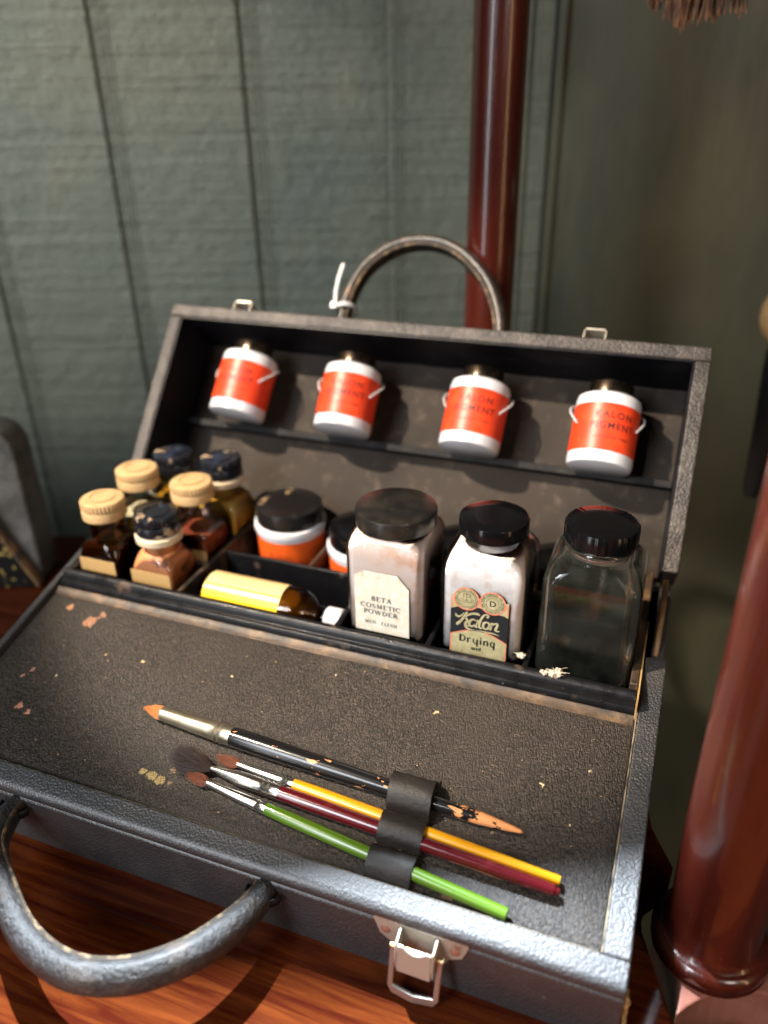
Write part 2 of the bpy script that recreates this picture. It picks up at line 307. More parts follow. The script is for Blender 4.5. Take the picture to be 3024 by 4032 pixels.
# serif capitals: strokes in a unit box, T thick t thin
T_,t_=.17,.075
def arc(cx,cy,rx,ry,a0,a1,n=9,w=None,w2=None):
    out=[]
    for i in range(n+1):
        a=R(a0+(a1-a0)*i/n); p=(cx+rx*math.cos(a),cy+ry*math.sin(a))
        ww=t_+(T_-t_)*abs(math.cos(a)) if w is None else w
        out.append((*p,ww))
    return out
GL={'B':(.62,[[(.14,0,T_),(.14,1,T_)],arc(.2,.76,.3,.24,90,-90),arc(.2,.27,.38,.27,90,-90)]),
'E':(.58,[[(.14,0,T_),(.14,1,T_)],[(.0,.965,t_),(.54,.965,t_)],[(.14,.52,t_),(.42,.52,t_)],[(.0,.035,t_),(.58,.035,t_)],[(.54,.98,t_),(.56,.78,t_)],[(.58,0,t_),(.6,.24,t_)]]),
'T':(.66,[[(.36,0,T_),(.36,1,T_)],[(.02,.965,t_),(.70,.965,t_)],[(.03,.98,t_),(.02,.76,t_)],[(.69,.98,t_),(.71,.76,t_)],[(.22,.03,t_),(.5,.03,t_)]]),
'A':(.78,[[(.12,0,t_),(.40,1,t_)],[(.40,1,T_),(.70,0,T_)],[(.2,.33,t_),(.6,.33,t_)],[(.0,.03,t_),(.24,.03,t_)],[(.56,.03,t_),(.84,.03,t_)]]),
'C':(.74,[arc(.40,.5,.36,.48,50,310,14),[(.66,.98,t_),(.68,.72,t_)]]),
'O':(.80,[arc(.40,.5,.36,.48,0,360,20)]),
'S':(.56,[[(.5,.82,t_),(.42,.95,t_),(.26,.97,t_),(.1,.8,T_*.8),(.16,.6,T_),(.38,.45,T_),(.5,.25,T_*.9),(.38,.05,t_),(.2,.03,t_),(.06,.2,t_)]]),
'M':(.98,[[(.16,0,t_),(.18,1,t_)],[(.18,1,T_),(.48,.05,T_)],[(.48,.05,t_),(.78,1,t_)],[(.80,0,T_),(.80,1,T_)],[(.04,.03,t_),(.28,.03,t_)],[(.68,.03,t_),(.94,.03,t_)]]),
'I':(.34,[[(.18,0,T_),(.18,1,T_)],[(.04,.965,t_),(.32,.965,t_)],[(.04,.035,t_),(.32,.035,t_)]]),
'P':(.58,[[(.16,0,T_),(.16,1,T_)],arc(.2,.72,.34,.27,90,-90),[(.02,.035,t_),(.32,.035,t_)]]),
'W':(1.04,[[(.08,1,T_),(.32,0,T_)],[(.32,0,t_),(.54,1,t_)],[(.54,1,T_),(.76,0,T_)],[(.76,0,t_),(.98,1,t_)]]),
'D':(.78,[[(.16,0,T_),(.16,1,T_)],arc(.2,.5,.52,.48,90,-90,12)]),
'R':(.70,[[(.16,0,T_),(.16,1,T_)],arc(.2,.74,.32,.25,90,-90),[(.34,.5,T_),(.68,.02,T_)],[(.02,.035,t_),(.32,.035,t_)]]),
'F':(.54,[[(.16,0,T_),(.16,1,T_)],[(.02,.965,t_),(.54,.965,t_)],[(.16,.52,t_),(.42,.52,t_)],[(.54,.98,t_),(.56,.76,t_)],[(.02,.035,t_),(.32,.035,t_)]]),
'L':(.56,[[(.16,0,T_),(.16,1,T_)],[(.02,.035,t_),(.54,.035,t_)],[(.54,0,t_),(.57,.26,t_)]]),
'H':(.80,[[(.16,0,T_),(.16,1,T_)],[(.64,0,T_),(.64,1,T_)],[(.16,.5,t_),(.64,.5,t_)],[(.02,.03,t_),(.3,.03,t_)],[(.5,.03,t_),(.78,.03,t_)]]),
'.':(.3,[[(.1,.06,.15),(.22,.06,.15)]]),' ':(.45,[])}
def serif(bm,s,cx,base,h,wid,fn):
    gap=.16; tot=sum(GL[c][0] for c in s)+gap*(len(s)-1); k=wid/tot; x=cx-wid/2
    for c in s:
        w,st=GL[c]
        for p in st: ribbon(bm,[(x+a*k,base+b*h,ww*h*1.5) for a,b,ww in p],0,fn,4,smooth=len(p)>2)
        x+=(w+gap)*k
# ================================================================== SETTING
# plank wall behind (local: x along wall, z up, -y towards the room)
nW=Vector((.361,-.9326,0)); U=Vector((.9326,.361,0)); CAM=Vector((.38003,-.38832,.37151)); DW=.85
org=nW*(nW.dot(CAM)-DW)
WALL=Matrix(((U.x,-nW.x,0,org.x),(U.y,-nW.y,0,org.y),(0,0,1,0),(0,0,0,1)))
bm=bmesh.new()
gro=[-.4565,-.3195,-.1825,-.0455,.0912,.2258,.3620]
prof=[(-1.2,0)]
for g in gro:
    dp=1 if g!=.2258 else .15
    prof+=[(g-.0035,0),(g-.0025,.004*dp),(g+.0015,.005*dp),(g+.003,0)]
    for k in range(3): b0=g+.006+k*.0042; prof+=[(b0,0),(b0+.0008,.0010),(b0+.0022,.0010),(b0+.003,0)]
prof+=[(.379,0)]
a=[bm.verts.new((x,y,-1.3)) for x,y in prof]; b=[bm.verts.new((x,y,1.3)) for x,y in prof]
c=[bm.verts.new((x,.03,-1.3)) for x in (-1.2,.379)]; d=[bm.verts.new((x,.03,1.3)) for x in (-1.2,.379)]
for i in range(len(prof)-1): bm.faces.new((a[i],a[i+1],b[i+1],b[i]))
bm.faces.new((c[0],d[0],d[1],c[1])); bm.faces.new((a[0],b[0],d[0],c[0])); bm.faces.new((a[-1],c[1],d[1],b[-1]))
wall=obj('plank_wall',bm,m_wall,world=WALL,smooth=False); tag(wall,'grey green painted plank wall with vertical grooves behind the case','wall')
bm=bmesh.new(); box(bm,.381,1.7,.004,.03,-1.3,1.3)
for x0,x1 in ((.384,.390),): box(bm,x0,x1,-.004,.0035,-1.3,1.3)
w2=obj('wall_panel',bm,m_wall2,world=WALL,smooth=False,bevel=.001); tag(w2,'smooth olive green wall panel right of the rear mahogany post','wall panel')
# ------------------------------------------------------------------ display stand: mahogany table top, posts
stand=empty('display_stand',Matrix.Translation((.1,-.05,0)),'polished red mahogany display stand that carries the open makeup case','display stand')
bm=bmesh.new()
cv=[(-.62,-.62),(.62,-.62),(.60,-.19),(.4415,-.165),(.4255,-.158)]
conc=[(.4190,-.142),(.4130,-.128),(.4065,-.112),(.4045,-.097),(.4085,-.083),(.4195,-.069)]
poly=cv+conc+[(.4069,-.046),(.4030,-.03),(.4015,.130),(.255,.275),(-.62,-.0768)]
prism_z(bm,poly,-.028,0)
obj('tabletop',bm,m_table,stand,smooth=False,bevel=.0015)
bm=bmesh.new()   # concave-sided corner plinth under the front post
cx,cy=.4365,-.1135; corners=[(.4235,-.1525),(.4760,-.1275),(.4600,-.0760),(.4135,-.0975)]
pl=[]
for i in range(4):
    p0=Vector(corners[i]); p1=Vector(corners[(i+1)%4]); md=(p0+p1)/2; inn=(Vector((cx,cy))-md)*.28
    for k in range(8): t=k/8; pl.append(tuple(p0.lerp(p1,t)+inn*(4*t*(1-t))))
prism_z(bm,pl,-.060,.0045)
obj('plinth',bm,M('mahogany_with_painted_glare',(.26,.10,.07),.38,vary=[((.16,.05,.03),40,.5,.7)],coat=.5,coatr=.25),stand,smooth=False,bevel=.001)  # pale pink base colour stands in for glare on the plinth's wood
def post(name,x,y,z0,z1,r):
    bm=bmesh.new()
    pr=[(r*1.02,z0),(r*1.2,z0+.0005)]+[(r*1.04+r*.18*math.cos(R(a)),z0+.006+.0055*math.sin(R(a))) for a in range(-75,91,15)]+[(r*1.0,z0+.0125),(r*.94,z0+.016),(r*.94,z0+.03),(r,z0+.08),(r,z1)]
    lathe(bm,pr,64); return obj(name,bm,m_post,stand,Matrix.Translation((x,y,0)))
post('post',.4365,-.1120,.005,1.0,.0222)
post('post',.2325,.2310,.0005,1.0,.0190)
# ================================================================== THE CASE
case=empty('makeup_case',Matrix.Translation((.2,-.04,0)),'worn black leather makeup case standing open with its lid raised and sloping front panel','makeup case')
# body: leather covered walls, sloping rim
def zr(y,off=0): return ZH+y*math.tan(A)+off/math.cos(A)
bm=bmesh.new(); RW=.0115
yi=YF+RW
def wallpoly(y0,y1): return [(y0,0),(y1,0),(y1,zr(y1)),(y0,zr(y0))]
# front wall with a rounded lip standing proud of the face
fw=[(YF+.0012,0),(yi,0),(yi,zr(yi))]
for a_ in (90,60,30,0,-30,-60,-90): fw.append((YF+.0035-.0035*math.cos(R(a_))-.0004,zr(YF)-.0046+.0046*math.sin(R(a_))+.0004))
fw.append((YF+.0012,zr(YF)-.0105))
prism_x(bm,fw,0,.4)
for x0,x1 in ((.0,.0045),(.4-RW,.4)):
    pr=wallpoly(yi+.0001,-.004); pr[-2]=(-.004,zr(-.004)-.0005); pr.insert(-1,(-.0075,zr(-.0075)))
    pr=[(yi+.0001,0),(.0,0),(.0,.080),(-.003,ZH-.0025),(-.009,zr(-.009)),(yi+.0001,zr(yi))]
    prism_x(bm,pr,x0,x1)
for x0,x1 in ((.0015,.0055),(.3915,.3985)): prism_x(bm,[(.0002,.0),(.098,.0),(.098,.072),(.050,.092),(.0002,.079)],x0,x1)
box(bm,.0056,.3914,.090,.098,0,.070)
box(bm,.0048,.3882,YF+RW+.0002,.0896,.0005,.004)
body=obj('case_body',bm,m_leather,case,bevel=.0014,seg=3)
# pale worn inner edge line of the rim
bm=bmesh.new()
box(bm,.3878,.3884,-.1675,-.012,-.0042,.0003); box(bm,.012,.3876,-.1682,-.1676,-.0042,-.0006)
obj('rim_edge',bm,m_wornedge,case,world=FR)
# leather panel
bm=bmesh.new(); nx,ny=60,30; x0,x1,s0,s1=.0047,.3874,.0465,.1673; gr=[]
for i in range(nx+1):
    row=[]
    for j in range(ny+1):
        x=x0+(x1-x0)*i/nx; s=s0+(s1-s0)*j/ny; e=min(x-x0,x1-x,s-s0,s1-s)
        z=-.0042+.0005*noise.noise(Vector((x*14,s*14,1)))-.0007*max(0,1-e/.004)
        row.append(bm.verts.new((x,-s,z)))
    gr.append(row)
for i in range(nx):
    for j in range(ny): bm.faces.new((gr[i][j],gr[i][j+1],gr[i+1][j+1],gr[i+1][j]))
r_=bmesh.ops.extrude_face_region(bm,geom=list(bm.faces)); 
for v in [g for g in r_['geom'] if isinstance(g,bmesh.types.BMVert)]: v.co.z-=.003
obj('leather_panel',bm,m_panel,case,world=FR)
# front edge binding of the panel along the tray
bm=bmesh.new()
prism_x(bm,[(-.0500,-.0042),(-.0462,-.0040),(-.0438,-.0026),(-.0434,-.006),(-.05,-.0065)],.0047,.3874)
obj('panel_binding',bm,m_traybrown,case,world=FR,bevel=.0006)
# ------------------------------------------------------------------ tray
tray_w=[]
bm=bmesh.new()
lip=[(-.0312,.046),(-.0312,.0820),(-.0320,.0830),(-.0338,.0833),(-.0354,.0826),(-.0368,.0806),(-.0376,.0780),(-.0400,.0772),(-.0412,.0752),(-.0412,.0735),(-.0425,.0725),(-.0432,.0700),(-.0432,.046)]
prism_x(bm,lip,.0062,.3866)
tray=obj('tray',bm,m_tray,case,bevel=.0004)
bm=bmesh.new(); box(bm,.0062,.3866,-.0310,.0885,.0400,.0450); obj('tray_floor',bm,m_dark_in,tray)
def divider(x0,x1,y0,y1,z,mm=m_traybrown):
    bm=bmesh.new(); box(bm,x0,x1,y0,y1,.0452,z); obj('divider',bm,mm,tray,bevel=.0006)
divider(.0062,.0098,-.0310,.0885,.0818); divider(.3822,.3866,-.0310,.0885,.0860)
divider(.0935,.0965,-.0310,.0885,.0815); divider(.2070,.2105,-.0310,.0265,.0815,m_tray); divider(.2655,.2685,-.0310,.0265,.0815,m_tray); divider(.3235,.3265,-.0310,.0265,.0815,m_tray)
divider(.0967,.3820,.0267,.0297,.0800,m_tray); divider(.0100,.0933,.0090,.0112,.0790); divider(.0100,.0933,.0465,.0487,.0790)
divider(.1605,.1630,.0299,.0885,.0790); divider(.2270,.2295,.0299,.0885,.079,m_tray); divider(.3050,.3075,.0299,.0885,.079,m_tray)
bm=bmesh.new(); box(bm,.3869,.3877,-.0430,.0300,.060,.0862); obj('side_strip',bm,m_kraft,case,world=I4)
# hinge gusset on the right: tan leather ear
bm=bmesh.new(); prism_x(bm,[(.004,.080),(.050,.080),(.056,.095),(.052,.1035),(.044,.1065),(.034,.1035),(.010,.0905)],.3922,.3955)
obj('hinge_gusset',bm,M('tan_gusset_leather',(.16,.085,.035),.45,vary=[((.06,.035,.02),60,.45,.6)],bump=[('noise',150,.4,.001)]),case,bevel=.001)
# ------------------------------------------------------------------ raised lid
bm=bmesh.new(); DP=.058; FWd=.0098
box(bm,0,.4,0,DP,H-FWd,H)
box(bm,0,FWd,0,DP,0,H-FWd-.0001); box(bm,.4-FWd,.4,0,DP,0,H-FWd-.0001)
box(bm,FWd+.0001,.4-FWd-.0001,DP-.004,DP-.0002,-.004,H-FWd-.0001)
lid=obj('lid',bm,m_leather_lid,case,world=RR,bevel=.0014,seg=3)
bm=bmesh.new(); gx=40; rows=[]
for i in range(gx+1):
    x=.0112+(.3888-.0112)*i/gx; rows.append([bm.verts.new((x,DP-.0052+.0006*noise.noise(Vector((x*20,j*.7,0))),-.003+(H-FWd-.001+.002)*j/12)) for j in range(13)])
for i in range(gx):
    for j in range(12): bm.faces.new((rows[i][j],rows[i+1][j],rows[i+1][j+1],rows[i][j+1]))
obj('lid_back_lining',bm,m_back,lid,world=RR)
bm=bmesh.new(); box(bm,FWd+.0002,FWd+.0012,.0006,DP-.006,.0,H-FWd-.0012); box(bm,.4-FWd-.0012,.4-FWd-.0002,.0006,DP-.006,0,H-FWd-.0012); box(bm,FWd+.0013,.4-FWd-.0013,.0006,DP-.006,H-FWd-.0012,H-FWd-.0002)
obj('lid_side_lining',bm,m_dark_in,lid,world=RR)
bm=bmesh.new(); box(bm,FWd+.0013,.4-FWd-.0013,DP-.016,DP-.0062,.0630,.0662); box(bm,FWd+.0013,.4-FWd-.0013,DP-.0185,DP-.0161,.0618,.0672)
obj('shelf',bm,M('dull_black_batten',(.006,.006,.007),.7,vary=[((.02,.018,.016),60,.5,.7)],spec=.25),lid,world=RR,bevel=.0006)
# handles
def seamsec(a): return 1-.10*math.exp(-((a-PI*.62)/.16)**2)-.0*a
def handle(name,pts,nrm,rad,mat,parent,world=I4,seam=None):
    P=catmull(pts,10); bm=bmesh.new()
    def rr(t):
        e=min(t,1-t); f=.80+.20*min(1,e/.22); return (rad[0]*f,rad[1]*f)
    tube(bm,P,rr,nrm,28)
    h=obj(name,bm,mat,parent,world)
    # raised stitched welt along the inner side
    bm=bmesh.new(); m=len(P); Q=[]
    for k,p in enumerate(P):
        t=(P[min(k+1,m-1)]-P[max(k-1,0)]).normalized(); s=t.cross(nrm).normalized(); u=s.cross(t).normalized(); f=rr(k/(m-1))
        Q.append(p+s*(seam[0]*f[0])+u*(seam[1]*f[1]))
    tube(bm,Q[3:-3],(.0011,.0013),nrm,8); obj('welt',bm,m_stitch,h,world)
    bm=bmesh.new(); acc=0; 
    for k in range(4,m-4):
        for q in (.0,.5):
            p=Q[k].lerp(Q[k+1],q); t=(Q[k+1]-Q[k]).normalized(); s=t.cross(nrm).normalized(); u=s.cross(t).normalized()
            p2=p-s*math.copysign(.0022,seam[0])+u*(.0012); tube(bm,[p2-t*.0005,p2+t*.0005],(.00035,.00035),u,6)
    obj('stitching',bm,m_dark_in,h,world)
    return h
hp=[(.0775,-.170,.0265),(.0790,-.182,.0275),(.0905,-.2020,.0310),(.1110,-.2175,.0335),(.1420,-.2360,.0340),(.1720,-.2425,.0340),(.1975,-.2355,.0340),(.2165,-.2195,.0335),(.2265,-.2005,.0310),(.2310,-.182,.0280),(.2310,-.170,.0270)]
handle('handle',hp,Vector((0,0,1)),(.0066,.0088),m_handle,case,seam=(-.80,.62))
rh=[(.1310,.035,.142),(.1308,.035,.158),(.1318,.035,.180),(.1400,.035,.2035),(.1590,.035,.2215),(.1840,.035,.2280),(.2110,.035,.2215),(.2360,.035,.2010),(.2500,.035,.178),(.2560,.035,.158),(.2575,.035,.142)]
handle('handle',rh,Vector((0,-1,0)),(.0054,.0088),m_handle_r,lid,RR,seam=(.75,.70))
# handle mounts (dark metal bails)
for x in (.0775,.2310):
    bm=bmesh.new(); tube(bm,[Vector((x+.0085*math.cos(R(q)),YF-.0005-.0065*math.sin(R(q)),.0275)) for q in range(0,181,15)],(.0013,.0025),Vector((0,0,1)),10); obj('handle_bail',bm,m_dark_in,case)
for x in (.131,.2575):
    bm=bmesh.new(); box(bm,x-.008,x+.008,.026,.044,H,H+.0022); obj('handle_mount',bm,m_dark_in,lid,world=RR,bevel=.001)
# latch, built in frame: x, outward -y, z up ; world chosen per place
def latch(parent,world,loop=True,plate=m_enamel):
    bm=bmesh.new(); pl=[(-.0225,.0052),(-.0215,.0078),(-.010,.0060),(.010,.0060),(.0215,.0078),(.0230,.0050),(.0200,-.004),(.0140,-.0075),(.0105,-.0150),(-.0105,-.0150),(-.0140,-.0085),(-.0195,-.004)]
    prism_y(bm,pl,-.0010,0); p=obj('latch',bm,plate,parent,world=world,bevel=.0003)
    for x in (-.0165,.0165):
        bm=bmesh.new(); lathe(bm,[(0,0),(.0023,0),(.0021,.0006),(.0012,.0010),(0,.0011)],20,(x,0))
        for v in bm.verts: v.co=Vector((v.co.x,-.0010-v.co.z,v.co.y-.0005))
        obj('rivet',bm,m_rivet,p,world=world)
    bm=bmesh.new()   # open-topped keeper: two cheeks and a front plate with scooped top
    w=.0092
    for s in (-1,1): prism_x(bm,[(-.0011,.0058),(-.0085,.0035),(-.0105,-.004),(-.0095,-.0125),(-.0011,-.0140)],min(s*w,s*(w-.0011)),max(s*w,s*(w-.0011)))
    fr=[(-.0080,-.0125),(.0080,-.0125),(.0080,.0030),(.0055,.0034),(.0030,.0012),(0,.0004),(-.0030,.0012),(-.0055,.0034),(-.0080,.0030)]
    a=[bm.verts.new((x,-.0100+(z+.004)*.10,z)) for x,z in fr]; b=[bm.verts.new((x,-.0086+(z+.004)*.10,z)) for x,z in fr]; n=len(fr)
    bm.faces.new(a[::-1]); bm.faces.new(b)
    for i in range(n): bm.faces.new((a[i],a[(i+1)%n],b[(i+1)%n],b[i]))
    obj('keeper',bm,plate,p,world=world,bevel=.0003)
    if loop:
        bm=bmesh.new()   # hanging wire bail: flat stirrup
        def outl(w,z0,z1,k): return [(-w,z1),(-w,z0+k),(-w+k*.6,z0+.0006),(0,z0-.0012),(w-k*.6,z0+.0006),(w,z0+k),(w,z1)]
        o_=outl(.0124,-.0285,-.0030,.0040); i_=outl(.0098,-.0243,-.0030,.0008)
        def yy(z): return -.0060-.26*(-.003-z)
        for y_ in (0,):
            vo=[bm.verts.new((x,yy(z),z)) for x,z in o_]; vi=[bm.verts.new((x,yy(z),z)) for x,z in i_]
            vo2=[bm.verts.new((x,yy(z)+.0016,z)) for x,z in o_]; vi2=[bm.verts.new((x,yy(z)+.0016,z)) for x,z in i_]
            for k in range(len(o_)-1):
                bm.faces.new((vo[k],vo[k+1],vi[k+1],vi[k])); bm.faces.new((vo2[k],vi2[k],vi2[k+1],vo2[k+1]))
                bm.faces.new((vo[k],vo2[k],vo2[k+1],vo[k+1])); bm.faces.new((vi[k],vi[k+1],vi2[k+1],vi2[k]))
            for e in (0,-1): bm.faces.new((vo[e],vi[e],vi2[e],vo2[e]))
        obj('loop',bm,m_nickel,p,world=world,bevel=.0005)
        bm=bmesh.new(); tube(bm,[Vector((-.0125,-.0052,-.0038)),Vector((.0125,-.0052,-.0038))],(.0014,.0014),Vector((0,0,1)),10); obj('loop_pin',bm,m_brass,p,world=world)
    return p
latch(case,Matrix.Translation((.3105,YF+.0008,.0312)))
lt=Matrix.Rotation(PI,4,'Z')@Matrix.Rotation(-PI/2,4,'X')
for x in (.0585,.3255):
    w=RR@Matrix.Translation((x,.0150,H))@Matrix.Rotation(R(-90),4,'X')@Matrix.Scale(.80,4)
    latch(lid,w,loop=False,plate=m_enamel)
# pen-loop strap stitched to the panel: one strip with three humps
bm=bmesh.new()
cur=[(.1095,-.0036),(.1125,-.0032),(.1137,.0005),(.1150,.0038),(.1185,.0068),(.1225,.0076),(.1265,.0066),(.1302,.0030),(.1320,-.0012),(.1338,-.0030),(.1350,.0),(.1364,.0028),(.1400,.0046),(.1435,.0046),(.1470,.0026),(.1490,-.0010),(.1505,-.0031),(.1520,-.0005),(.1540,.0022),(.1580,.0036),(.1620,.0026),(.1650,-.0006),(.1664,-.0034)]
C=catmull([(0,-s,z) for s,z in cur],5); m=len(C); up=[];dn=[]
cols=7
for k,p in enumerate(C):
    t=(C[min(k+1,m-1)]-C[max(k-1,0)]).normalized(); n=Vector((0,-t.z,t.y));
    if n.z<0 and abs(t.y)>abs(t.z): n=-n
    if k and n.dot(pn)<0: n=-n
    pn=n; s=-p.y; xo=.0235+(s-.11)*0; xl=.2762+.0020*min(1,max(0,(s-.112)/.03)); xr=xl+.0225
    ru=[];rd=[]
    for i in range(cols):
        x=xl+(xr-xl)*i/(cols-1); wob=.0003*math.sin(x*900+s*300)
        ru.append(bm.verts.new(Vector((x,p.y,p.z))+n*(.0008+wob))); rd.append(bm.verts.new(Vector((x,p.y,p.z))-n*.0005))
    up.append(ru);dn.append(rd)
for k in range(m-1):
    for i in range(cols-1):
        bm.faces.new((up[k][i],up[k][i+1],up[k+1][i+1],up[k+1][i])); bm.faces.new((dn[k][i],dn[k+1][i],dn[k+1][i+1],dn[k][i+1]))
    for i in (0,cols-1): bm.faces.new((up[k][i],up[k+1][i],dn[k+1][i],dn[k][i]))
for k in (0,-1):
    for i in range(cols-1): bm.faces.new((up[k][i],dn[k][i],dn[k][i+1],up[k][i+1]))
strap=obj('brush_strap',bm,m_strap,case,world=FR,auto=60)
for s in (.1112,.1331,.1503):
    bm=bmesh.new()
    for i in range(10):
        x=.2785+i*.0021; z=-.0021 if s>.112 else -.0022
        tube(bm,[Vector((x-.0006,-s,z+.0002)),Vector((x,-s-.0001,z+.0005)),Vector((x+.0006,-s,z+.0002))],(.00032,.00032),Vector((0,0,1)),6)
    obj('stitching',bm,m_stitch,strap,world=FR)
# ================================================================== BRUSHES
def brush(name,label,p0,p1,pf,ph,tipL,rads,mats,style,z0=0,z1=0,ferr=None,k=1.2):
    """p0 ferrule mouth, p1 handle end (x,s); pf: ferrule length; radii dict"""
    rads=[(t,r*k) for t,r in rads]; ferr=[(x,r*k) for x,r in ferr]; z0+=.0006; z1+=.0004
    a=FR@Vector((p0[0],-p0[1],z0)); b=FR@Vector((p1[0],-p1[1],z1)); X=(b-a).normalized(); Zu=FR.to_3x3()@Vector((0,0,1)); Y=Zu.cross(X).normalized(); Z=X.cross(Y)
    Mx=Matrix(((X.x,Y.x,Z.x,a.x),(X.y,Y.y,Z.y,a.y),(X.z,Y.z,Z.z,a.z),(0,0,0,1))); Lh=(b-a).length
    root=empty(name,Mx,label,'paint brush','brushes held by the strap')
    def rod(prof,mat,nm,n=32,label=None):
        bm=bmesh.new(); lathe(bm,[(r,x) for x,r in prof],n)
        for v in bm.verts: v.co=Vector((v.co.z,v.co.x,v.co.y))
        return obj(nm,bm,mat,root,world=Mx,label=label)
    fm,hm,bmn=mats; 
    if ferr: rod(ferr,fm,'ferrule')
    rod([(pf-.002,0)]+[(pf+(Lh-pf)*t,r) for t,r in rads]+[(Lh,0)] if rads[-1][1]>0 else [(pf-.002,0)]+[(pf+(Lh-pf)*t,r) for t,r in rads],hm,'handle')
    # bristles: solid core plus separate hairs, one mesh
    bm=bmesh.new(); r0=style['r0']*k; bl=style['len']; bulge=style['bulge']; rnd=random.Random(len(name)+int(p0[1]*1e4))
    def rad_at(t): return r0*(1-t**2.2)+bulge*math.sin(PI*min(1,t*style.get('pk',1.0)))*1.0 if t<1 else 0
    core=[(max(.0001,rad_at(t)*.55*(1-t**3)),-t*bl*.8) for t in [k/10 for k in range(11)]]
    lathe(bm,[(r,z) for r,z in core],20)
    for v in bm.verts: v.co=Vector((v.co.z,v.co.x*style.get('fy',1),v.co.y))
    for h in range(style['n']):
        th=rnd.random()*2*PI; q=math.sqrt(rnd.random()); ln=bl*(.70+.36*rnd.random())*(1-.18*q*q); pts=[]
        k1=rnd.gauss(0,style['fray']*1.6); k2=rnd.gauss(0,style['fray']*1.4)
        for j in range(6):
            t=j/5; rr=rad_at(min(t,.98))*(1-style['conv']*t**3)*q
            pts.append(Vector((.001-t*ln,rr*math.cos(th)*style.get('fy',1)+k1*t*t,rr*math.sin(th)+k2*t*t-style.get('sag',0)*t*t)))
        tube(bm,pts,lambda t:(.00019*(1-.75*t),.00019*(1-.75*t)),Vector((0,0,1)) if abs(th)>.1 else Vector((0,1,.1)),4)
    obj('bristles',bm,bmn,root,world=Mx); return root
brush('paint_brush','long brush with chipped black lacquer handle and orange bristles, topmost on the panel',(.1365,.1168),(.3454,.1253),.0465,0,0,
  [(0,.0043),(.03,.0045),(.12,.0045),(.35,.0042),(.6,.0035),(.75,.0030),(.86,.0027),(.95,.0016),(.99,.0008),(1,0)],(m_metal_old,m_bblack,m_sable),
  dict(r0=.0029,len=.0135,bulge=.0009,n=700,fray=.0004,conv=.15),z0=.0012,z1=-.0008,ferr=[(0,.0029),(.0001,.0033),(.033,.0043),(.0365,.0044),(.0375,.0048),(.039,.0044),(.0405,.0048),(.042,.0044),(.0465,.0044),(.0466,.0038)])
brush('paint_brush','slim brush with bright yellow lacquered handle and reddish bristles',(.1929,.1326),(.3659,.1426),.0345,0,0,
  [(0,.0025),(.1,.0027),(.4,.0026),(.7,.0023),(1,.0018)],(m_metal_f,m_byellow,m_redsable),
  dict(r0=.0013,len=.0145,bulge=.0018,n=230,fray=.0006,conv=.35,pk=.9),z0=-.0002,z1=-.0012,ferr=[(0,.0012),(.0001,.0014),(.026,.0024),(.028,.0024),(.029,.0027),(.030,.0024),(.031,.0027),(.032,.0024),(.0345,.0025),(.0346,.002)])
brush('paint_brush','brush with glossy maroon handle and large dark brown bristles fanned out',(.1802,.1392),(.3672,.1479),.0425,0,0,
  [(0,.0031),(.1,.0033),(.4,.0031),(.75,.0027),(.93,.0024),(.98,.0022),(.983,.0014),(.995,.0013)],(m_metal_f,m_bmaroon,m_dkhair),
  dict(r0=.0012,len=.0265,bulge=.0052,n=900,fray=.0014,conv=.05,pk=.62,fy=1.0),z0=.0008,z1=-.0008,ferr=[(0,.0010),(.0001,.0012),(.005,.0016),(.018,.0031),(.031,.0032),(.0325,.0029),(.034,.0034),(.0355,.0030),(.037,.0034),(.0385,.003),(.0425,.0032),(.0426,.0028)])
brush('paint_brush','brush with lime green handle and short red brown bristles, nearest the front rim',(.1818,.1467),(.3463,.1646),.0378,0,0,
  [(0,.0025),(.08,.0028),(.4,.0028),(.7,.0026),(1,.0024)],(m_metal_f,m_bgreen,m_redsable),
  dict(r0=.0013,len=.0140,bulge=.0022,n=260,fray=.0005,conv=.4,pk=.9),z0=-.0002,z1=-.0005,ferr=[(0,.0011),(.0001,.0014),(.031,.0025),(.032,.0023),(.033,.0026),(.034,.0023),(.035,.0026),(.0378,.0025),(.0379,.002)])
mk=[o for o in bpy.data.objects if o.name.startswith('handle') and o.parent and o.parent.name=='paint_brush.002']
# bare patch on the maroon handle: thin raised lens of exposed wood
ro=bpy.data.objects['paint_brush.002']; bm=bmesh.new(); Mx=WM['paint_brush.002']
for k in range(24):
    pass
pts=[(.148+.0135*math.cos(2*PI*k/28),.42*math.sin(2*PI*k/28)) for k in range(28)]; vv=[bm.verts.new((x,-.00352*math.cos(an-.25),.00352*math.sin(an-.25))) for x,an in pts]; bm.faces.new(vv)
bmesh.ops.triangulate(bm,faces=bm.faces)
obj('bare_patch',bm,m_bare,ro,world=Mx)
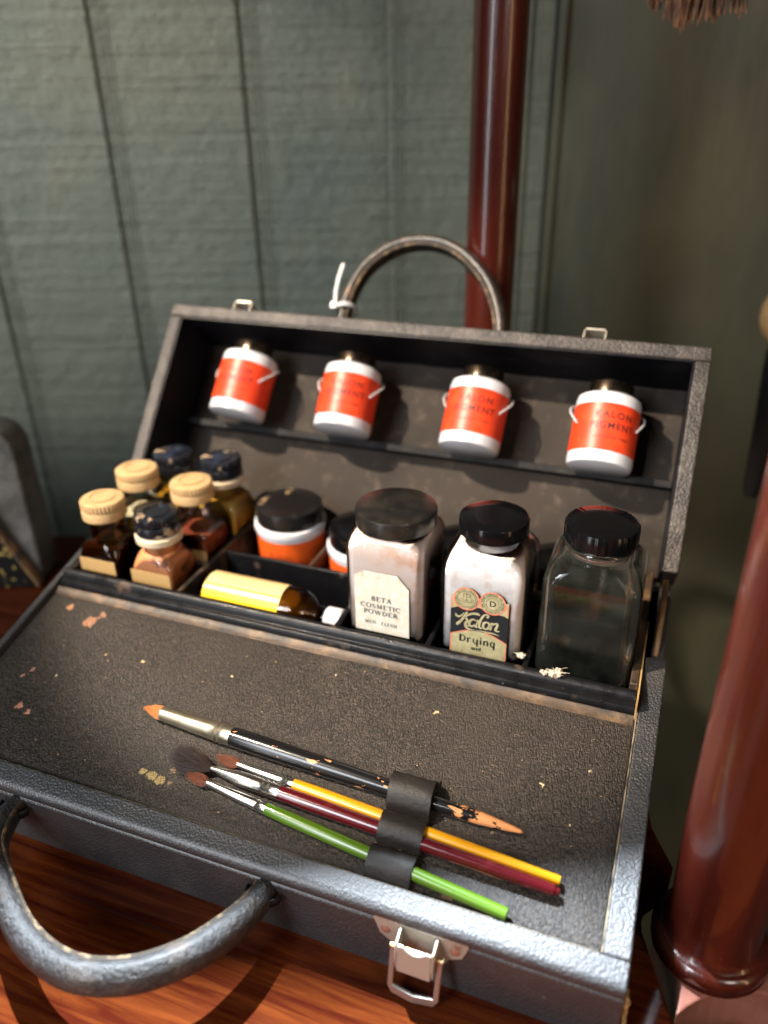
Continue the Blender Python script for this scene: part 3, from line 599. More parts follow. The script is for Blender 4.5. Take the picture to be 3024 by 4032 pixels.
# ================================================================== BOTTLES IN THE TRAY
def shell(bm,secs,mat=0): loft(bm,secs,mat)
def sqbottle(name,label,cat,loc,secs,glass,cav=None,group=None):
    W=Matrix.Translation(loc); root=empty(name,W,label,cat,group); bm=bmesh.new(); loft(bm,secs)
    if cav:
        loft(bm,cav[::-1] if False else cav)
    me=bpy.data.meshes.new('glass'); bmesh.ops.recalc_face_normals(bm,faces=bm.faces)
    bm.to_mesh(me); bm.free()
    meobj('glass',me,glass,root,W,auto=60); return root,W
def cap(root,W,r,z0,z1,mat,ribs=0,dome=0,name='cap',ribgroups=None):
    n=144; bm=bmesh.new(); prof=[(r-.0006,z0),(r,z0+.0006),(r,z1-.0014),(r-.0004,z1-.0005),(r-.0014,z1),(r*.5,z1+dome),(0,z1+dome)]
    rings=[]
    for r_,z in prof:
        if r_<1e-6: rings.append([bm.verts.new((0,0,z))]); continue
        ring=[]
        for i in range(n):
            a=2*PI*i/n; rr=r_
            if ribs and r_>r*.9: rr+=.0003*(1 if (i%4)<2 else -1) if ribs==1 else 0
            if ribgroups and r_>r*.9 and (i//2)%9 in (0,2) : rr+=.00045
            ring.append(bm.verts.new((rr*math.cos(a),rr*math.sin(a),z)))
        rings.append(ring)
    bm.faces.new(rings[0][::-1])
    for a,b in zip(rings,rings[1:]):
        for i in range(n):
            if len(b)==1: bm.faces.new((a[i],a[(i+1)%n],b[0]))
            else: bm.faces.new((a[i],a[(i+1)%n],b[(i+1)%n],b[i]))
    return obj(name,bm,mat,root,W,auto=30)
def content(root,W,secs,mat,name='contents',label=None):
    bm=bmesh.new(); loft(bm,secs); return obj(name,bm,mat,root,W,auto=50,label=label)
ZB0=.0455
def bodysecs(w,rc,zs,zn,rn,zt,ins=0,z0=0,round_=.7):
    s=[(z0+ins,w-.003-ins,rc),(z0+ins+.0006,w-.0012-ins,rc),(z0+ins+.0025,w-ins,rc),(zs-.002,w-ins,rc)]
    for k in range(1,9):
        t=k/8; ww=rn-ins*1.0+(w-rn)*math.cos(t*PI/2)**round_; z=zs+(zn-zs)*math.sin(t*PI/2)**1.15
        rcc=ww*(rc/w+(1-rc/w)*t**2.4); s.append((z-ins*.5,ww,rcc))
    s.append((zt,rn-ins,rn-ins)); return s
# --- bottle with the cosmetic powder
loc=(.2372,.0012,ZB0)
root,W=sqbottle('powder_bottle','square glass bottle of pinkish flesh powder with torn cream paper label and dust-coated cap','bottle',loc,bodysecs(.0248,.0062,.0855,.0968,.0200,.0995),m_thin,group='large square bottles in the tray')
content(root,W,bodysecs(.0248,.0056,.0855,.0968,.0200,.0950,ins=.0012),m_beta)
cap(root,W,.0245,.0976,.1085,m_dusty_cap)
fy=.0012-.0248-.00012
def lab(x0,ztop,y): return lambda u,v,h: Vector((x0+u,y-h,ztop-v))
bm=bmesh.new(); x0,zt=.2190,.1210; lp=[(.0,.0043),(.0022,.0032),(.0058,.0030),(.0064,.0),(.0274,.0),(.0346,.0085),(.0346,.0430),(.0,.0430)]
f=lab(x0,zt,fy); vv=[bm.verts.new(f(u,v,0)) for u,v in lp]; v2=[bm.verts.new(f(u,v,.00012)) for u,v in lp]; bm.faces.new(v2); bm.faces.new(vv[::-1])
for i in range(len(lp)): bm.faces.new((vv[i],vv[(i+1)%len(lp)],v2[(i+1)%len(lp)],v2[i]))
lb=obj('label',bm,m_paper,root,smooth=False)
bm=bmesh.new(); fd=lambda u,v,h: f(u,.043-v,h+.00012)
# layout measured down from the label's top edge
def line(s,cx,base,h,w): serif(bm,s,cx,.043-base,h,w,fd)
line('BETA',.0172,.0203,.0032,.0128); line('COSMETIC',.0166,.0255,.0031,.0252); line('POWDER',.0165,.0300,.0031,.0218); line('MED. FLESH',.0165,.0371,.0022,.0208)
obj('print',bm,m_print,lb,smooth=False)
bm=bmesh.new(); vv=[bm.verts.new(f(*p,.0004)) for p in ((.0024,.0022),(.0058,.0012),(.0062,.003),(.004,.0034))]; bm.faces.new(vv); obj('torn_flap',bm,m_cream,lb,smooth=False)
# --- drying powder bottle with the gilt and black label
loc=(.2962,.0018,ZB0)
root,W=sqbottle('powder_bottle','square glass bottle of white drying powder with black and gold label','bottle',loc,bodysecs(.0254,.0068,.0800,.0965,.0170,.1040),m_thin,group='large square bottles in the tray')
content(root,W,bodysecs(.0254,.0060,.0800,.0965,.0170,.0900,ins=.0022),m_kalon)
cap(root,W,.0200,.1022,.1117,m_black_cap)
fy=.0018-.0254-.00012; x0,zt=.2792,.1165; f=lab(x0,zt,fy); Wd,Hd=.0336,.0420
def plate(bm,poly,h0,h1,f=f):
    a=[bm.verts.new(f(u,v,h0)) for u,v in poly]; b=[bm.verts.new(f(u,v,h1)) for u,v in poly]; n=len(poly)
    bm.faces.new(b); bm.faces.new(a[::-1])
    for i in range(n): bm.faces.new((a[i],a[(i+1)%n],b[(i+1)%n],b[i]))
def circ(cx,cy,r,a0=0,a1=360,n=40): return [(cx+r*math.cos(R(a0+(a1-a0)*i/n)),cy+r*math.sin(R(a0+(a1-a0)*i/n))) for i in range(n+(0 if a1-a0==360 else 1))]
C1=(.0091,.0018); C2=(.0243,.0018); RC=.0073
# outline: shoulders plus the two seals
bm=bmesh.new(); plate(bm,[(0,0),(Wd,0),(Wd,Hd),(0,Hd)],0,.0001)
lb=obj('label',bm,m_gold,root,smooth=False)
bm=bmesh.new(); plate(bm,circ(*C1,RC+.0003),.0001,.00014); plate(bm,circ(*C2,RC+.0003),.0001,.00014); obj('seal_disc',bm,m_gold,lb,smooth=False)
def ring(bm,c,r,w,h,n=48): 
    P=[(c[0]+r*math.cos(2*PI*i/n),c[1]+r*math.sin(2*PI*i/n),w) for i in range(n+1)]; ribbon(bm,P,w,f,1,h,smooth=False)
bm=bmesh.new(); ring(bm,C1,RC,.0006,.00018); ring(bm,C2,RC,.0006,.00018)
ap=[(u*Wd,.0278-.0055*math.sin(PI*u),.0005) for u in [k/20 for k in range(21)]]; ribbon(bm,ap,.0005,f,1,.0002,smooth=False)
for u in (.0005,Wd-.0005): ribbon(bm,[(u,.001,.0005),(u,.0085,.0005)],0,f,1,.0002,smooth=False); ribbon(bm,[(u,.028,.0005),(u,Hd,.0005)],0,f,1,.0002,smooth=False)
obj('red_lines',bm,m_red,lb,smooth=False)
bm=bmesh.new()
blk=[(.0,.0098)]+[(.0022,.0088)]+[(C1[0]+(RC+.0003)*math.cos(R(a)),C1[1]+(RC+.0003)*math.sin(R(a))) for a in range(128,36,-8)]+[((C1[0]+C2[0])/2,.0060)]+[(C2[0]+(RC+.0003)*math.cos(R(a)),C2[1]+(RC+.0003)*math.sin(R(a))) for a in range(140,52,-8)]+[(.0315,.0088),(Wd,.0098)]
blk+=[(Wd,.0275)]+[(u*Wd,.0275-.0055*math.sin(PI*u)) for u in [1-k/16 for k in range(1,16)]]+[(.0,.0275)]
a=[bm.verts.new(f(u,v,.00013)) for u,v in blk]; bm.faces.new(a); bmesh.ops.triangulate(bm,faces=bm.faces)
obj('black_field',bm,m_ink,lb,smooth=False)
# script lettering
bm=bmesh.new(); G=lambda P:ribbon(bm,P,0,f,7,.0002)
G([(.0030,.0128,.0006),(.0034,.0142,.0013),(.0050,.0146,.0012),(.0068,.0132,.0007),(.0080,.0112,.0004)])
G([(.0098,.0104,.0012),(.0084,.0132,.0014),(.0066,.0168,.0015),(.0040,.0200,.0018),(.0034,.0204,.0006)])
G([(.0082,.0152,.0006),(.0102,.0126,.0010),(.0128,.0110,.0014),(.0156,.0106,.0016),(.0172,.0112,.0010)])
G([(.0078,.0150,.0008),(.0096,.0152,.0012),(.0098,.0170,.0014),(.0088,.0188,.0014),(.0100,.0202,.0010),(.0116,.0196,.0005)])
G([(.0150,.0154,.0008),(.0134,.0148,.0011),(.0116,.0164,.0015),(.0112,.0188,.0015),(.0126,.0199,.0011),(.0144,.0184,.0008),(.0154,.0158,.0005)])
G([(.0164,.0146,.0014),(.0154,.0170,.0014),(.0150,.0194,.0013),(.0162,.0198,.0007)])
G([(.0214,.0120,.0013),(.0222,.0106,.0011),(.0208,.0098,.0009),(.0190,.0116,.0013),(.0176,.0150,.0014),(.0170,.0184,.0014),(.0178,.0200,.0011),(.0190,.0196,.0005)])
G([(.0214,.0148,.0011),(.0198,.0160,.0014),(.0194,.0186,.0014),(.0208,.0199,.0011),(.0224,.0188,.0014),(.0230,.0162,.0014),(.0216,.0148,.0009)])
G([(.0246,.0146,.0014),(.0240,.0170,.0014),(.0234,.0200,.0014)])
G([(.0242,.0170,.0006),(.0258,.0152,.0010),(.0274,.0148,.0014),(.0274,.0168,.0014),(.0266,.0192,.0013),(.0280,.0199,.0009),(.0290,.0193,.0004)])
G([(.0082,.0192,.0005),(.0094,.0214,.0010),(.0130,.0226,.0013),(.0190,.0222,.0012),(.0250,.0220,.0010),(.0290,.0228,.0003)])
obj('script_lettering',bm,m_gold,lb,smooth=False)
# deco lettering
bm=bmesh.new(); K2=lambda P,s=True:ribbon(bm,P,0,f,5,.00016,smooth=s)
def deco_D(x,b): K2([(x,b,.0013),(x,b-.0050,.0013)],False); K2([(x,b-.0047,.0005),(x+.0020,b-.0042,.0007),(x+.0028,b-.0025,.0010),(x+.0020,b-.0008,.0007),(x,b-.0003,.0005)])
b0=.0318; deco_D(.0062,b0)
K2([(.0107,b0,.0011),(.0107,b0-.0034,.0011)],False); K2([(.0109,b0-.0026,.0004),(.0118,b0-.0034,.0006),(.0126,b0-.0032,.0007)])
K2([(.0141,b0-.0034,.0008),(.0141,b0-.0012,.0008),(.0150,b0-.0002,.0006),(.0160,b0-.0008,.0006)]); K2([(.0163,b0-.0034,.0011),(.0163,b0+.0018,.0011)],False)
K2([(.0184,b0,.0011),(.0184,b0-.0034,.0011)],False); K2([(.0180,b0-.0046,.0010),(.0189,b0-.0046,.0010)],False)
K2([(.0204,b0,.0011),(.0204,b0-.0034,.0011)],False); K2([(.0206,b0-.0025,.0004),(.0216,b0-.0034,.0007),(.0224,b0-.0026,.0011),(.0224,b0,.0011)])
K2([(.0262,b0-.0032,.0006),(.0250,b0-.0034,.0007),(.0242,b0-.0018,.0010),(.0250,b0-.0001,.0007),(.0262,b0-.0005,.0006)]); K2([(.0263,b0-.0035,.0011),(.0263,b0+.0018,.0011)],False)
me=textmesh('and',.0036,.00012); b2=merge([(me,lambda v:f(.0158+v.x*1.15,.0364-v.y,.00014+v.z))]); t=bpy.data.meshes.new('t'); b2.to_mesh(t); b2.free(); bm.from_mesh(t)
obj('bold_lettering',bm,m_ink,lb,smooth=False)
# seals: circular writing, balance, letter D
items=[]
def around(s,c,r,a_mid,size,flip=False,spread=None):
    ms=[]; n=len(s)
    step=(spread or (size*.80/r))
    for i,ch in enumerate(s):
        if ch==' ': continue
        me=textmesh(ch,size,.00002,extr=0)
        an=a_mid+((i-(n-1)/2)*step)*(-1 if flip else 1)   # clockwise from the top
        def fn(v,an=an,flip=flip):
            rr=r+(v.y if not flip else -v.y); th=an+(v.x/r)*(1 if not flip else -1)
            return f(c[0]+rr*math.sin(th),c[1]-rr*math.cos(th),.0002+v.z)
        items.append((me,fn))
around('DE-CE-CO PRODUCTS',C1,.0056,R(0),.00155,spread=R(11.5)); around('SCIENTIFIC COMPOUNDS',C1,.0068,R(180),.00155,True,spread=R(9))
around('THE DODGE CHEMICAL CO. BOSTON',C2,.0057,R(0),.00150,spread=R(8.6)); around('CHEMISTS',C2,.0068,R(180),.0016,True,spread=R(11))
around('ANALYTICAL',C2,.0033,R(0),.00135,spread=R(17)); around('MANUFACTURING',C2,.0045,R(180),.00130,True,spread=R(13))
items.append((textmesh('D',.0052,.0001,extr=0),lambda v:f(C2[0]+v.x*1.05,C2[1]+.0018-v.y,.0002)))
bm=merge(items); ring(bm,C1,.0052,.00022,.0002); ring(bm,C2,.0052,.00022,.0002)
for P in ([(0,-.0046),(0,.0016)],[(-.0020,-.0036),(.0022,-.0034)],[(-.0019,-.0036),(-.0019,-.0006)],[(.0021,-.0034),(.0012,-.0012),(.0026,-.0012),(.0021,-.0034)],
          [(-.0046,.0014),(-.0020,.0022),(.0040,.0018)],[(.0026,.0014),(.0028,-.0002),(.0036,-.0002),(.0040,.0014)],[(-.004,.0008),(-.003,-.0002),(-.0018,.0010),(.0,.0004),(.0014,.0014)]):
    ribbon(bm,[(C1[0]+x,C1[1]+y,.00028) for x,y in P],0,f,1,.0002,smooth=False)
obj('seal_print',bm,m_ink,lb,smooth=False)
# amber glue stain on the right side
bm=bmesh.new(); lathe(bm,[(0,0),(.0026,.0001),(.0022,.0008),(0,.0011)],14)
for v in bm.verts: v.co=Vector((.2962+.0253+v.co.z,.008+v.co.x+.0005*noise.noise(v.co*900),.106+v.co.y*2.6+.0006*noise.noise(v.co*700)))
obj('glue_stain',bm,m_amber_c,root)
# --- empty clear bottle
loc=(.3553,.0026,ZB0)
out=bodysecs(.0264,.0068,.0860,.0992,.0165,.1010); out=out[:-1]+[(.1010,.0165,.0165),(.1020,.0172,.0172),(.1034,.0187,.0187),(.1048,.0189,.0189),(.1058,.0180,.0180),(.1062,.0165,.0165),(.1110,.0165,.0165)]
inn=[(z,w-.0026,max(.002,rc-.0012)) for z,w,rc in bodysecs(.0264,.0068,.0850,.0980,.0165,.1100,z0=.004)]
W=Matrix.Translation(loc); root=empty('powder_bottle',W,'empty clear square glass bottle with ribbed black cap, rightmost in the tray','bottle','large square bottles in the tray')
bm=bmesh.new(); loft(bm,out); bmesh.ops.recalc_face_normals(bm,faces=bm.faces); b2=bmesh.new(); loft(b2,inn); bmesh.ops.recalc_face_normals(b2,faces=b2.faces); bmesh.ops.reverse_faces(b2,faces=b2.faces)
t=bpy.data.meshes.new('t'); b2.to_mesh(t); b2.free(); bm.from_mesh(t); me=bpy.data.meshes.new('glass'); bm.to_mesh(me); bm.free(); meobj('glass',me,m_glass,root,W,auto=60)
cap(root,W,.0196,.1070,.1178,m_black_cap,ribgroups=True)
# --- six small bottles on the left
def small(label,x,y,ztop,capm,fillm,fill_h,glass=m_thin,fillm2=None,collar=False,kraft=None,rot=0,w=.0160):
    z0=.0455; hh=ztop-z0; W=Matrix.Translation((x,y,z0))@Matrix.Rotation(rot,4,'Z')
    zs=hh-.040; secs=[(0,w-.002,.003),(.002,w,.003),(zs,w,.003)]
    for k in range(1,8):
        t=k/7; ww=.0118+(w-.0118)*math.cos(t*PI/2)**.9; secs.append((zs+.012*math.sin(t*PI/2),ww,.003+(ww-.003)*t))
    secs+=[(hh-.014,.0118,.0118)]
    root=empty('pigment_bottle',W,label,'bottle','small pigment bottles at the left of the tray')
    bm=bmesh.new(); loft(bm,secs); obj('glass',bm,glass,root,W,auto=60)
    cs=[(z+.0006,ww-.0009,max(.002,rc-.0006)) for z,ww,rc in secs if z<fill_h*hh]; cs.append((fill_h*hh,cs[-1][1],cs[-1][2]))
    content(root,W,cs,fillm)
    if fillm2:
        cs2=[(z,ww-.0006,max(.002,rc-.0003)) for z,ww,rc in secs if z<fill_h*hh*.42]; cs2.append((fill_h*hh*.42,cs2[-1][1],cs2[-1][2])); content(root,W,[(z+.0003,a,b) for z,a,b in cs2],fillm2)
    cap(root,W,.0150,hh-.0135,hh-.0062,capm); 
    cap(root,W,.0146,hh-.0060,hh,capm,dome=.0002,name='cap_top',ribs=1)
    bm=bmesh.new(); lathe(bm,[(.0085,hh+.0003),(.0088,hh+.0009),(.0080,hh+.0009),(.0078,hh+.0003)],32,cap=False); obj('cap_ring',bm,capm,root,W)
    if collar: bm=bmesh.new(); lathe(bm,[(.0125,hh-.0205),(.0158,hh-.0195),(.0160,hh-.0155),(.0150,hh-.0142),(.0120,hh-.0142)],40); obj('collar',bm,m_cream,root,W)
    if kraft:
        bm=bmesh.new(); k0,k1,kt=kraft; box(bm,k0,k1,-w-.0006,-w-.0001,kt-.010,kt); obj('label',bm,m_kraft,root,W)
    return root
small('small dark brown bottle with tan cap, leftmost and nearest the front',.0270,-.0080,.1290,m_tancap,m_brown_c,.60,m_thin_amber,kraft=(-.015,.014,.0430))
small('small cream filled bottle with tan cap, furthest left behind the dark brown one',.0285,.0300,.1350,m_tancap,m_cream_c,.62,m_thin)
small('small orange powder bottle with black cap and pale collar at the tray front',.0680,-.0060,.1240,m_navy,m_orange_c,.72,m_thin,m_redbrown_c,collar=True,kraft=(-.0155,.0155,.0400))
small('small red brown bottle with tan cap, behind the orange powder bottle',.0735,.0300,.1315,m_tancap,m_redbrown_c,.56,m_thin,kraft=(.004,.016,.040))
small('small yellow tinted bottle with chipped black cap, at the back left',.0345,.0660,.1330,m_navy,m_mustard_c,.45,m_thin_y)
small('small mustard yellow bottle with chipped navy cap and cream collar, at the back',.0765,.0655,.1350,m_navy,m_mustard_c,.66,m_thin,collar=True)
# --- low tubs with orange labels
def tub(label,x,y,rot=0,zz=.0):
    W=Matrix.Translation((x,y,.0455+zz))@Matrix.Rotation(rot,4,'Z'); root=empty('cream_tub',W,label,'cream tub','low cream tubs in the back row')
    bm=bmesh.new(); lathe(bm,[(.0225,0),(.0245,.0015),(.0250,.004),(.0250,.0330),(.0262,.0360),(.0268,.0385),(.0262,.0412),(.0240,.0420)],64); tb=obj('jar',bm,m_milk,root,W)
    cap(root,W,.0243,.0422,.0545,m_gold_cap if 'gilt' in label else m_black_cap)
    bm=bmesh.new(); n=40; a0,a1=R(-200),R(20); ra=[]; 
    for i in range(n+1): an=a0+(a1-a0)*i/n; ra.append((bm.verts.new((.02512*math.cos(an),.02512*math.sin(an),.006)),bm.verts.new((.02512*math.cos(an),.02512*math.sin(an),.0335))))
    for a,b in zip(ra,ra[1:]): bm.faces.new((a[0],b[0],b[1],a[1]))
    lb=obj('label',bm,m_orange2,root,W); return root,W,lb
root,W,lb=tub('low white tub with orange label and black cap marked with gilt traces',.1300,.0660,zz=.006)
def cyl(me,r,z,ang=-PI/2,dz=.0): return (me,lambda v:Vector(((r+v.z)*math.cos(ang+v.x/r),(r+v.z)*math.sin(ang+v.x/r),z+v.y)))
bm=merge([cyl(textmesh('Kalon',.0075,extr=0),.02525,.020,R(-84)),cyl(textmesh('CREAM',.0040,extr=0),.02525,.0125,R(-84))]); obj('print',bm,M('faded_brown_print',(.28,.05,.012),.5),lb,W)
tub('low tub with orange label, half hidden behind the pinkish powder bottle',.1900,.0620)
tub('low tub with black cap seen between the pinkish and the white powder bottles',.2650,.0590,zz=.003)
tub('low tub with black cap between the white powder bottle and the empty bottle',.3310,.0590,zz=.001)
# --- bottle lying on its side in the front cell
W=Matrix.Translation((.1130,-.0100,.0695))@Matrix.Rotation(R(90),4,'Y')@Matrix.Rotation(R(90),4,'Z')
root=empty('lying_bottle',Matrix.Translation((.113,-.010,.0695)),'small glass bottle with yellow label lying on its side in the tray','bottle')
def lx(bm):
    for v in bm.verts: v.co=Vector((v.co.z+.107,v.co.x-.010,v.co.y+.0695))
bm=bmesh.new(); lathe(bm,[(.012,-.002),(.0152,-.0012),(.0160,.002),(.0160,.064),(.0150,.070),(.0120,.0755),(.0080,.079),(.0066,.082),(.0066,.088)],56); lx(bm); obj('glass',bm,m_thin_amber,root,auto=60)
bm=bmesh.new(); lathe(bm,[(.011,-.0005),(.0146,.002),(.0150,.063),(.0138,.069),(.0105,.0745),(.006,.078)],40); lx(bm); obj('contents',bm,M('olive_oil_fill',(.10,.065,.018),.15),root,auto=60)
bm=bmesh.new(); lathe(bm,[(.0070,.0855),(.0078,.0862),(.0078,.0960),(.0070,.0970),(0,.0970)],32); lx(bm); obj('cap',bm,m_milk,root)
bm=bmesh.new(); n=48; P=[]
for i in range(n+1):
    a=R(-70+255*i/n); P.append((a,bm.verts.new((.108,-.010-.01612*math.sin(a)*-1*-1,.0695+.01612*math.cos(a))),bm.verts.new((.1640,-.010-.01612*math.sin(a),.0695+.01612*math.cos(a)))))
for a,b in zip(P,P[1:]):
    fc=bm.faces.new((a[1],b[1],b[2],a[2])); fc.material_index=0 if a[0]>R(24) else 1
lb=obj('label',bm,[m_ylabel,m_plabel],root,auto=60)
bm=bmesh.new(); fnl=lambda u,v,h: Vector((u,-.010-(.0162+h)*math.sin(v/.0162),.0695+(.0162+h)*math.cos(v/.0162)))
ribbon(bm,[(.120,.004,.0006),(.152,.004,.0006)],0,fnl,1,.0001,smooth=False); ribbon(bm,[(.120,-.006,.0006),(.152,-.006,.0006)],0,fnl,1,.0001,smooth=False)
for u in (.120,.152): ribbon(bm,[(u,-.006,.0006),(u,-.001,.0006),(u,.004,.0006)],0,fnl,1,.0001,smooth=False)
obj('label_frame',bm,m_frameline,lb,smooth=False)
# ================================================================== PIGMENT JARS IN THE LID
def jar(label,x,first=False,tilt=0,turn=0,s0=.0650):
    W=RR@Matrix.Translation((x,.0245,s0))@Matrix.Rotation(R(turn),4,'Z')@Matrix.Rotation(R(tilt),4,'Y'); root=empty('pigment_jar',W,label,'jar','pigment jars clipped in the lid')
    bm=bmesh.new(); lathe(bm,[(.0195,0),(.0208,.0008),(.0215,.003),(.0215,.0445),(.0208,.0475),(.0185,.0492),(.0160,.0496)],64); jb=obj('jar',bm,m_milk,root,W)
    cap(root,W,.0148,.0498,.0590,m_jarcap)
    bm=bmesh.new(); n=56; a0,a1=R(-205),R(25); rr=.02162; ra=[]
    for i in range(n+1): an=a0+(a1-a0)*i/n; ra.append((bm.verts.new((rr*math.cos(an),rr*math.sin(an),.0080)),bm.verts.new((rr*math.cos(an),rr*math.sin(an),.0400))))
    for a,b in zip(ra,ra[1:]): bm.faces.new((a[0],b[0],b[1],a[1]))
    lb=obj('label',bm,m_orange,root,W)
    bm=merge([cyl(textmesh('KALON',.0064,.00012,1.25,0),rr+.00012,.0300,R(-82)),cyl(textmesh('PIGMENT',.0064,.00012,1.2,0),rr+.00012,.0225,R(-82)),cyl(textmesh('IN POWDER FORM',.0026,0,1.1,0),rr+.00012,.0160,R(-82))])
    obj('print',bm,m_jarprint,lb,W)
    # spring clip: a bent wire hoop round the jar, open at the front
    for sx in (-1,1):
        bm=bmesh.new(); P=[Vector((sx*q*math.cos(R(an)),q*math.sin(R(an)),z)) for an,q,z in ((75,.0222,.0455),(45,.0224,.0450),(20,.0232,.0430),(4,.0243,.0395),(-9,.0244,.0350),(-20,.0234,.0305),(-30,.0222,.0262))]
        tube(bm,catmull(P,6),(.0007,.0009),Vector((0,1,0)),8); obj('wire_clip',bm,m_tie,root,W)
    return root
jar('white jar with red orange label, leftmost of the four in the lid',.0650,turn=-4,tilt=1.5,s0=.0680)
jar('white jar with red orange label, second from the left in the lid',.1545,tilt=-.8,s0=.0665,turn=5)
jar('white jar with red orange label, third from the left in the lid',.2515,tilt=.6,s0=.0652)
jar('white jar with red orange label, rightmost of the four in the lid',.3410,turn=9,s0=.0640)
# ================================================================== SMALL THINGS
bm=bmesh.new()   # nylon tie round the foot of the rear handle
W=RR
P=[Vector((.1312+.0082*math.cos(R(a)),.035+.0112*math.sin(R(a)),.168+.0012*math.cos(R(a)))) for a in range(0,361,15)]
tube(bm,P,(.0006,.0016),Vector((0,0,1)),8,cap=False)
tube(bm,[Vector((.1225,.031,.168)),Vector((.1210,.029,.180)),Vector((.1222,.026,.190)),Vector((.1238,.025,.2015))],(.0014,.0006),Vector((0,1,0)),8)
box(bm,.1208,.1248,.026,.031,.165,.170)
tag(obj('cable_tie',bm,m_tie,world=W),'white nylon cable tie looped round the left foot of the upright handle','cable tie')
def fluff(name,label,x,y,z,r,seed):
    rnd=random.Random(seed); bm=bmesh.new()
    for k in range(7):
        c=Vector((rnd.gauss(0,r*.55),rnd.gauss(0,r*.3),rnd.random()*r*.5)); q=r*(.35+.3*rnd.random())
        b2=bmesh.new(); bmesh.ops.create_icosphere(b2,subdivisions=3,radius=q)
        for v in b2.verts: v.co=c+v.co*(1+.5*noise.noise(v.co*900+c*300))
        t=bpy.data.meshes.new('t'); b2.to_mesh(t); b2.free(); bm.from_mesh(t); bpy.data.meshes.remove(t)
    for k in range(14):
        a=rnd.random()*2*PI; p0=Vector((rnd.gauss(0,r*.4),rnd.gauss(0,r*.3),r*.3)); d=Vector((math.cos(a),math.sin(a)*.5,.3*rnd.random()))*r*(1+rnd.random())
        tube(bm,[p0,p0+d*.6+Vector((0,0,r*.15)),p0+d],(.00012,.00012),Vector((0,0,1)),4)
    return tag(obj(name,bm,m_cotton,world=Matrix.Translation((x,y,z))),label,'cotton fluff')
fluff('cotton_fluff','tuft of cream cotton stuck on the tray lip before the empty bottle',.3440,-.0345,.0842,.0036,3)
fluff('cotton_fluff','thin wisp of cotton on the tray lip left of the larger tuft',.3370,-.0350,.0838,.0019,5)
fluff('cotton_fluff','small tan crumb of fluff on the divider beside the white powder bottle',.3215,-.0255,.0838,.0022,8)
# crumbs on the panel
bm=bmesh.new(); rnd=random.Random(11)
for k in range(150):
    x=.01+.37*rnd.random(); s=.048+.118*rnd.random(); q=.00014+.00026*rnd.random()**3
    b2=bmesh.new(); bmesh.ops.create_icosphere(b2,subdivisions=1,radius=q)
    for v in b2.verts: v.co=Vector((x+v.co.x*(1+rnd.random()),-s+v.co.y,-.0037+v.co.z*.6))
    t=bpy.data.meshes.new('t'); b2.to_mesh(t); b2.free(); bm.from_mesh(t); bpy.data.meshes.remove(t)
tag(obj('crumbs',bm,m_kraft,world=FR,smooth=False),'tiny tan crumbs and dust scattered over the leather panel','crumbs',kind='stuff')
# frayed thread at the front right corner
bm=bmesh.new()
for k in range(7):
    P=[Vector((.3995+rnd.gauss(0,.0004),YF+.004+rnd.gauss(0,.0012),.036-.005*j+rnd.gauss(0,.001))) +Vector((.0008+.0012*rnd.random(),0,0)) for j in range(6)]
    tube(bm,catmull(P,4),(.00022,.00022),Vector((0,1,0)),5)
obj('frayed_thread',bm,m_kraft,case)
# old case standing at the left: grey side, black gilt flap
lc=empty('old_leather_case',Matrix.Translation((-.18,.03,0)),'old grey worn leather case standing left of the makeup case, cut by the frame','leather case')
LC=Matrix.Translation((-.1050,.0500,0))@Matrix.Rotation(math.atan2(U.y,U.x),4,'Z')
bm=bmesh.new(); pl=[(0,0),(.0005,.118)]+[(-.018+.0185*math.cos(R(a)),.118+.0215*math.sin(R(a))) for a in (15,30,45,60,75,90)]+[(-.25,.150),(-.25,0)]
prism_y(bm,pl,-.004,.030); obj('case_side',bm,m_oldcase,lc,world=LC,bevel=.003,seg=3)
bm=bmesh.new(); pl=[(-.002,0),(-.020,.040),(-.033,.074),(-.060,.118),(-.25,.140),(-.25,0)]
prism_y(bm,pl,-.016,-.0045); obj('black_flap',bm,m_gilt,lc,world=LC,bevel=.002)
bm=bmesh.new(); tube(bm,[Vector((x,-.0105,z)) for x,z in ((-.001,.002),(-.019,.041),(-.032,.075),(-.059,.119))],(.0022,.006),Vector((0,1,0)),10); obj('worn_edge',bm,M('worn_tan_edge',(.34,.19,.09),.5,vary=[((.1,.08,.06),60,.45,.6)]),lc,world=LC)
# hanging things near the wall at the right and top edges
bd=empty('hanging_tassel',Matrix.Translation((.452,.300,.20)),'tan bead above a dark tassel, cut off by the right frame edge','bead tassel')
bx,by=.4575,.3055
def bead(nm,z,rx,rz,mm):
    bm=bmesh.new(); lathe(bm,[(max(0,rx*math.sin(PI*k/16)),z-rz*math.cos(PI*k/16)) for k in range(17)],32,cap=False); obj(nm,bm,mm,bd,Matrix.Translation((bx,by,0)))
bead('bead',.2760,.0265,.0175,m_bead1); bead('bead',.2420,.0190,.0150,m_beadd); bead('bead',.2080,.0225,.0265,m_bead2)
bm=bmesh.new(); lathe(bm,[(.012,.180),(.012,.165),(.009,.10),(.008,.06),(.006,.05)],24); obj('dark_tassel',bm,m_beadd,bd,Matrix.Translation((bx,by,0)))
bm=bmesh.new(); lathe(bm,[(.0022,.289),(.0022,.8)],12); obj('cord',bm,m_beadd,bd,Matrix.Translation((bx,by,0)))
fr=random.Random(4); bm=bmesh.new()
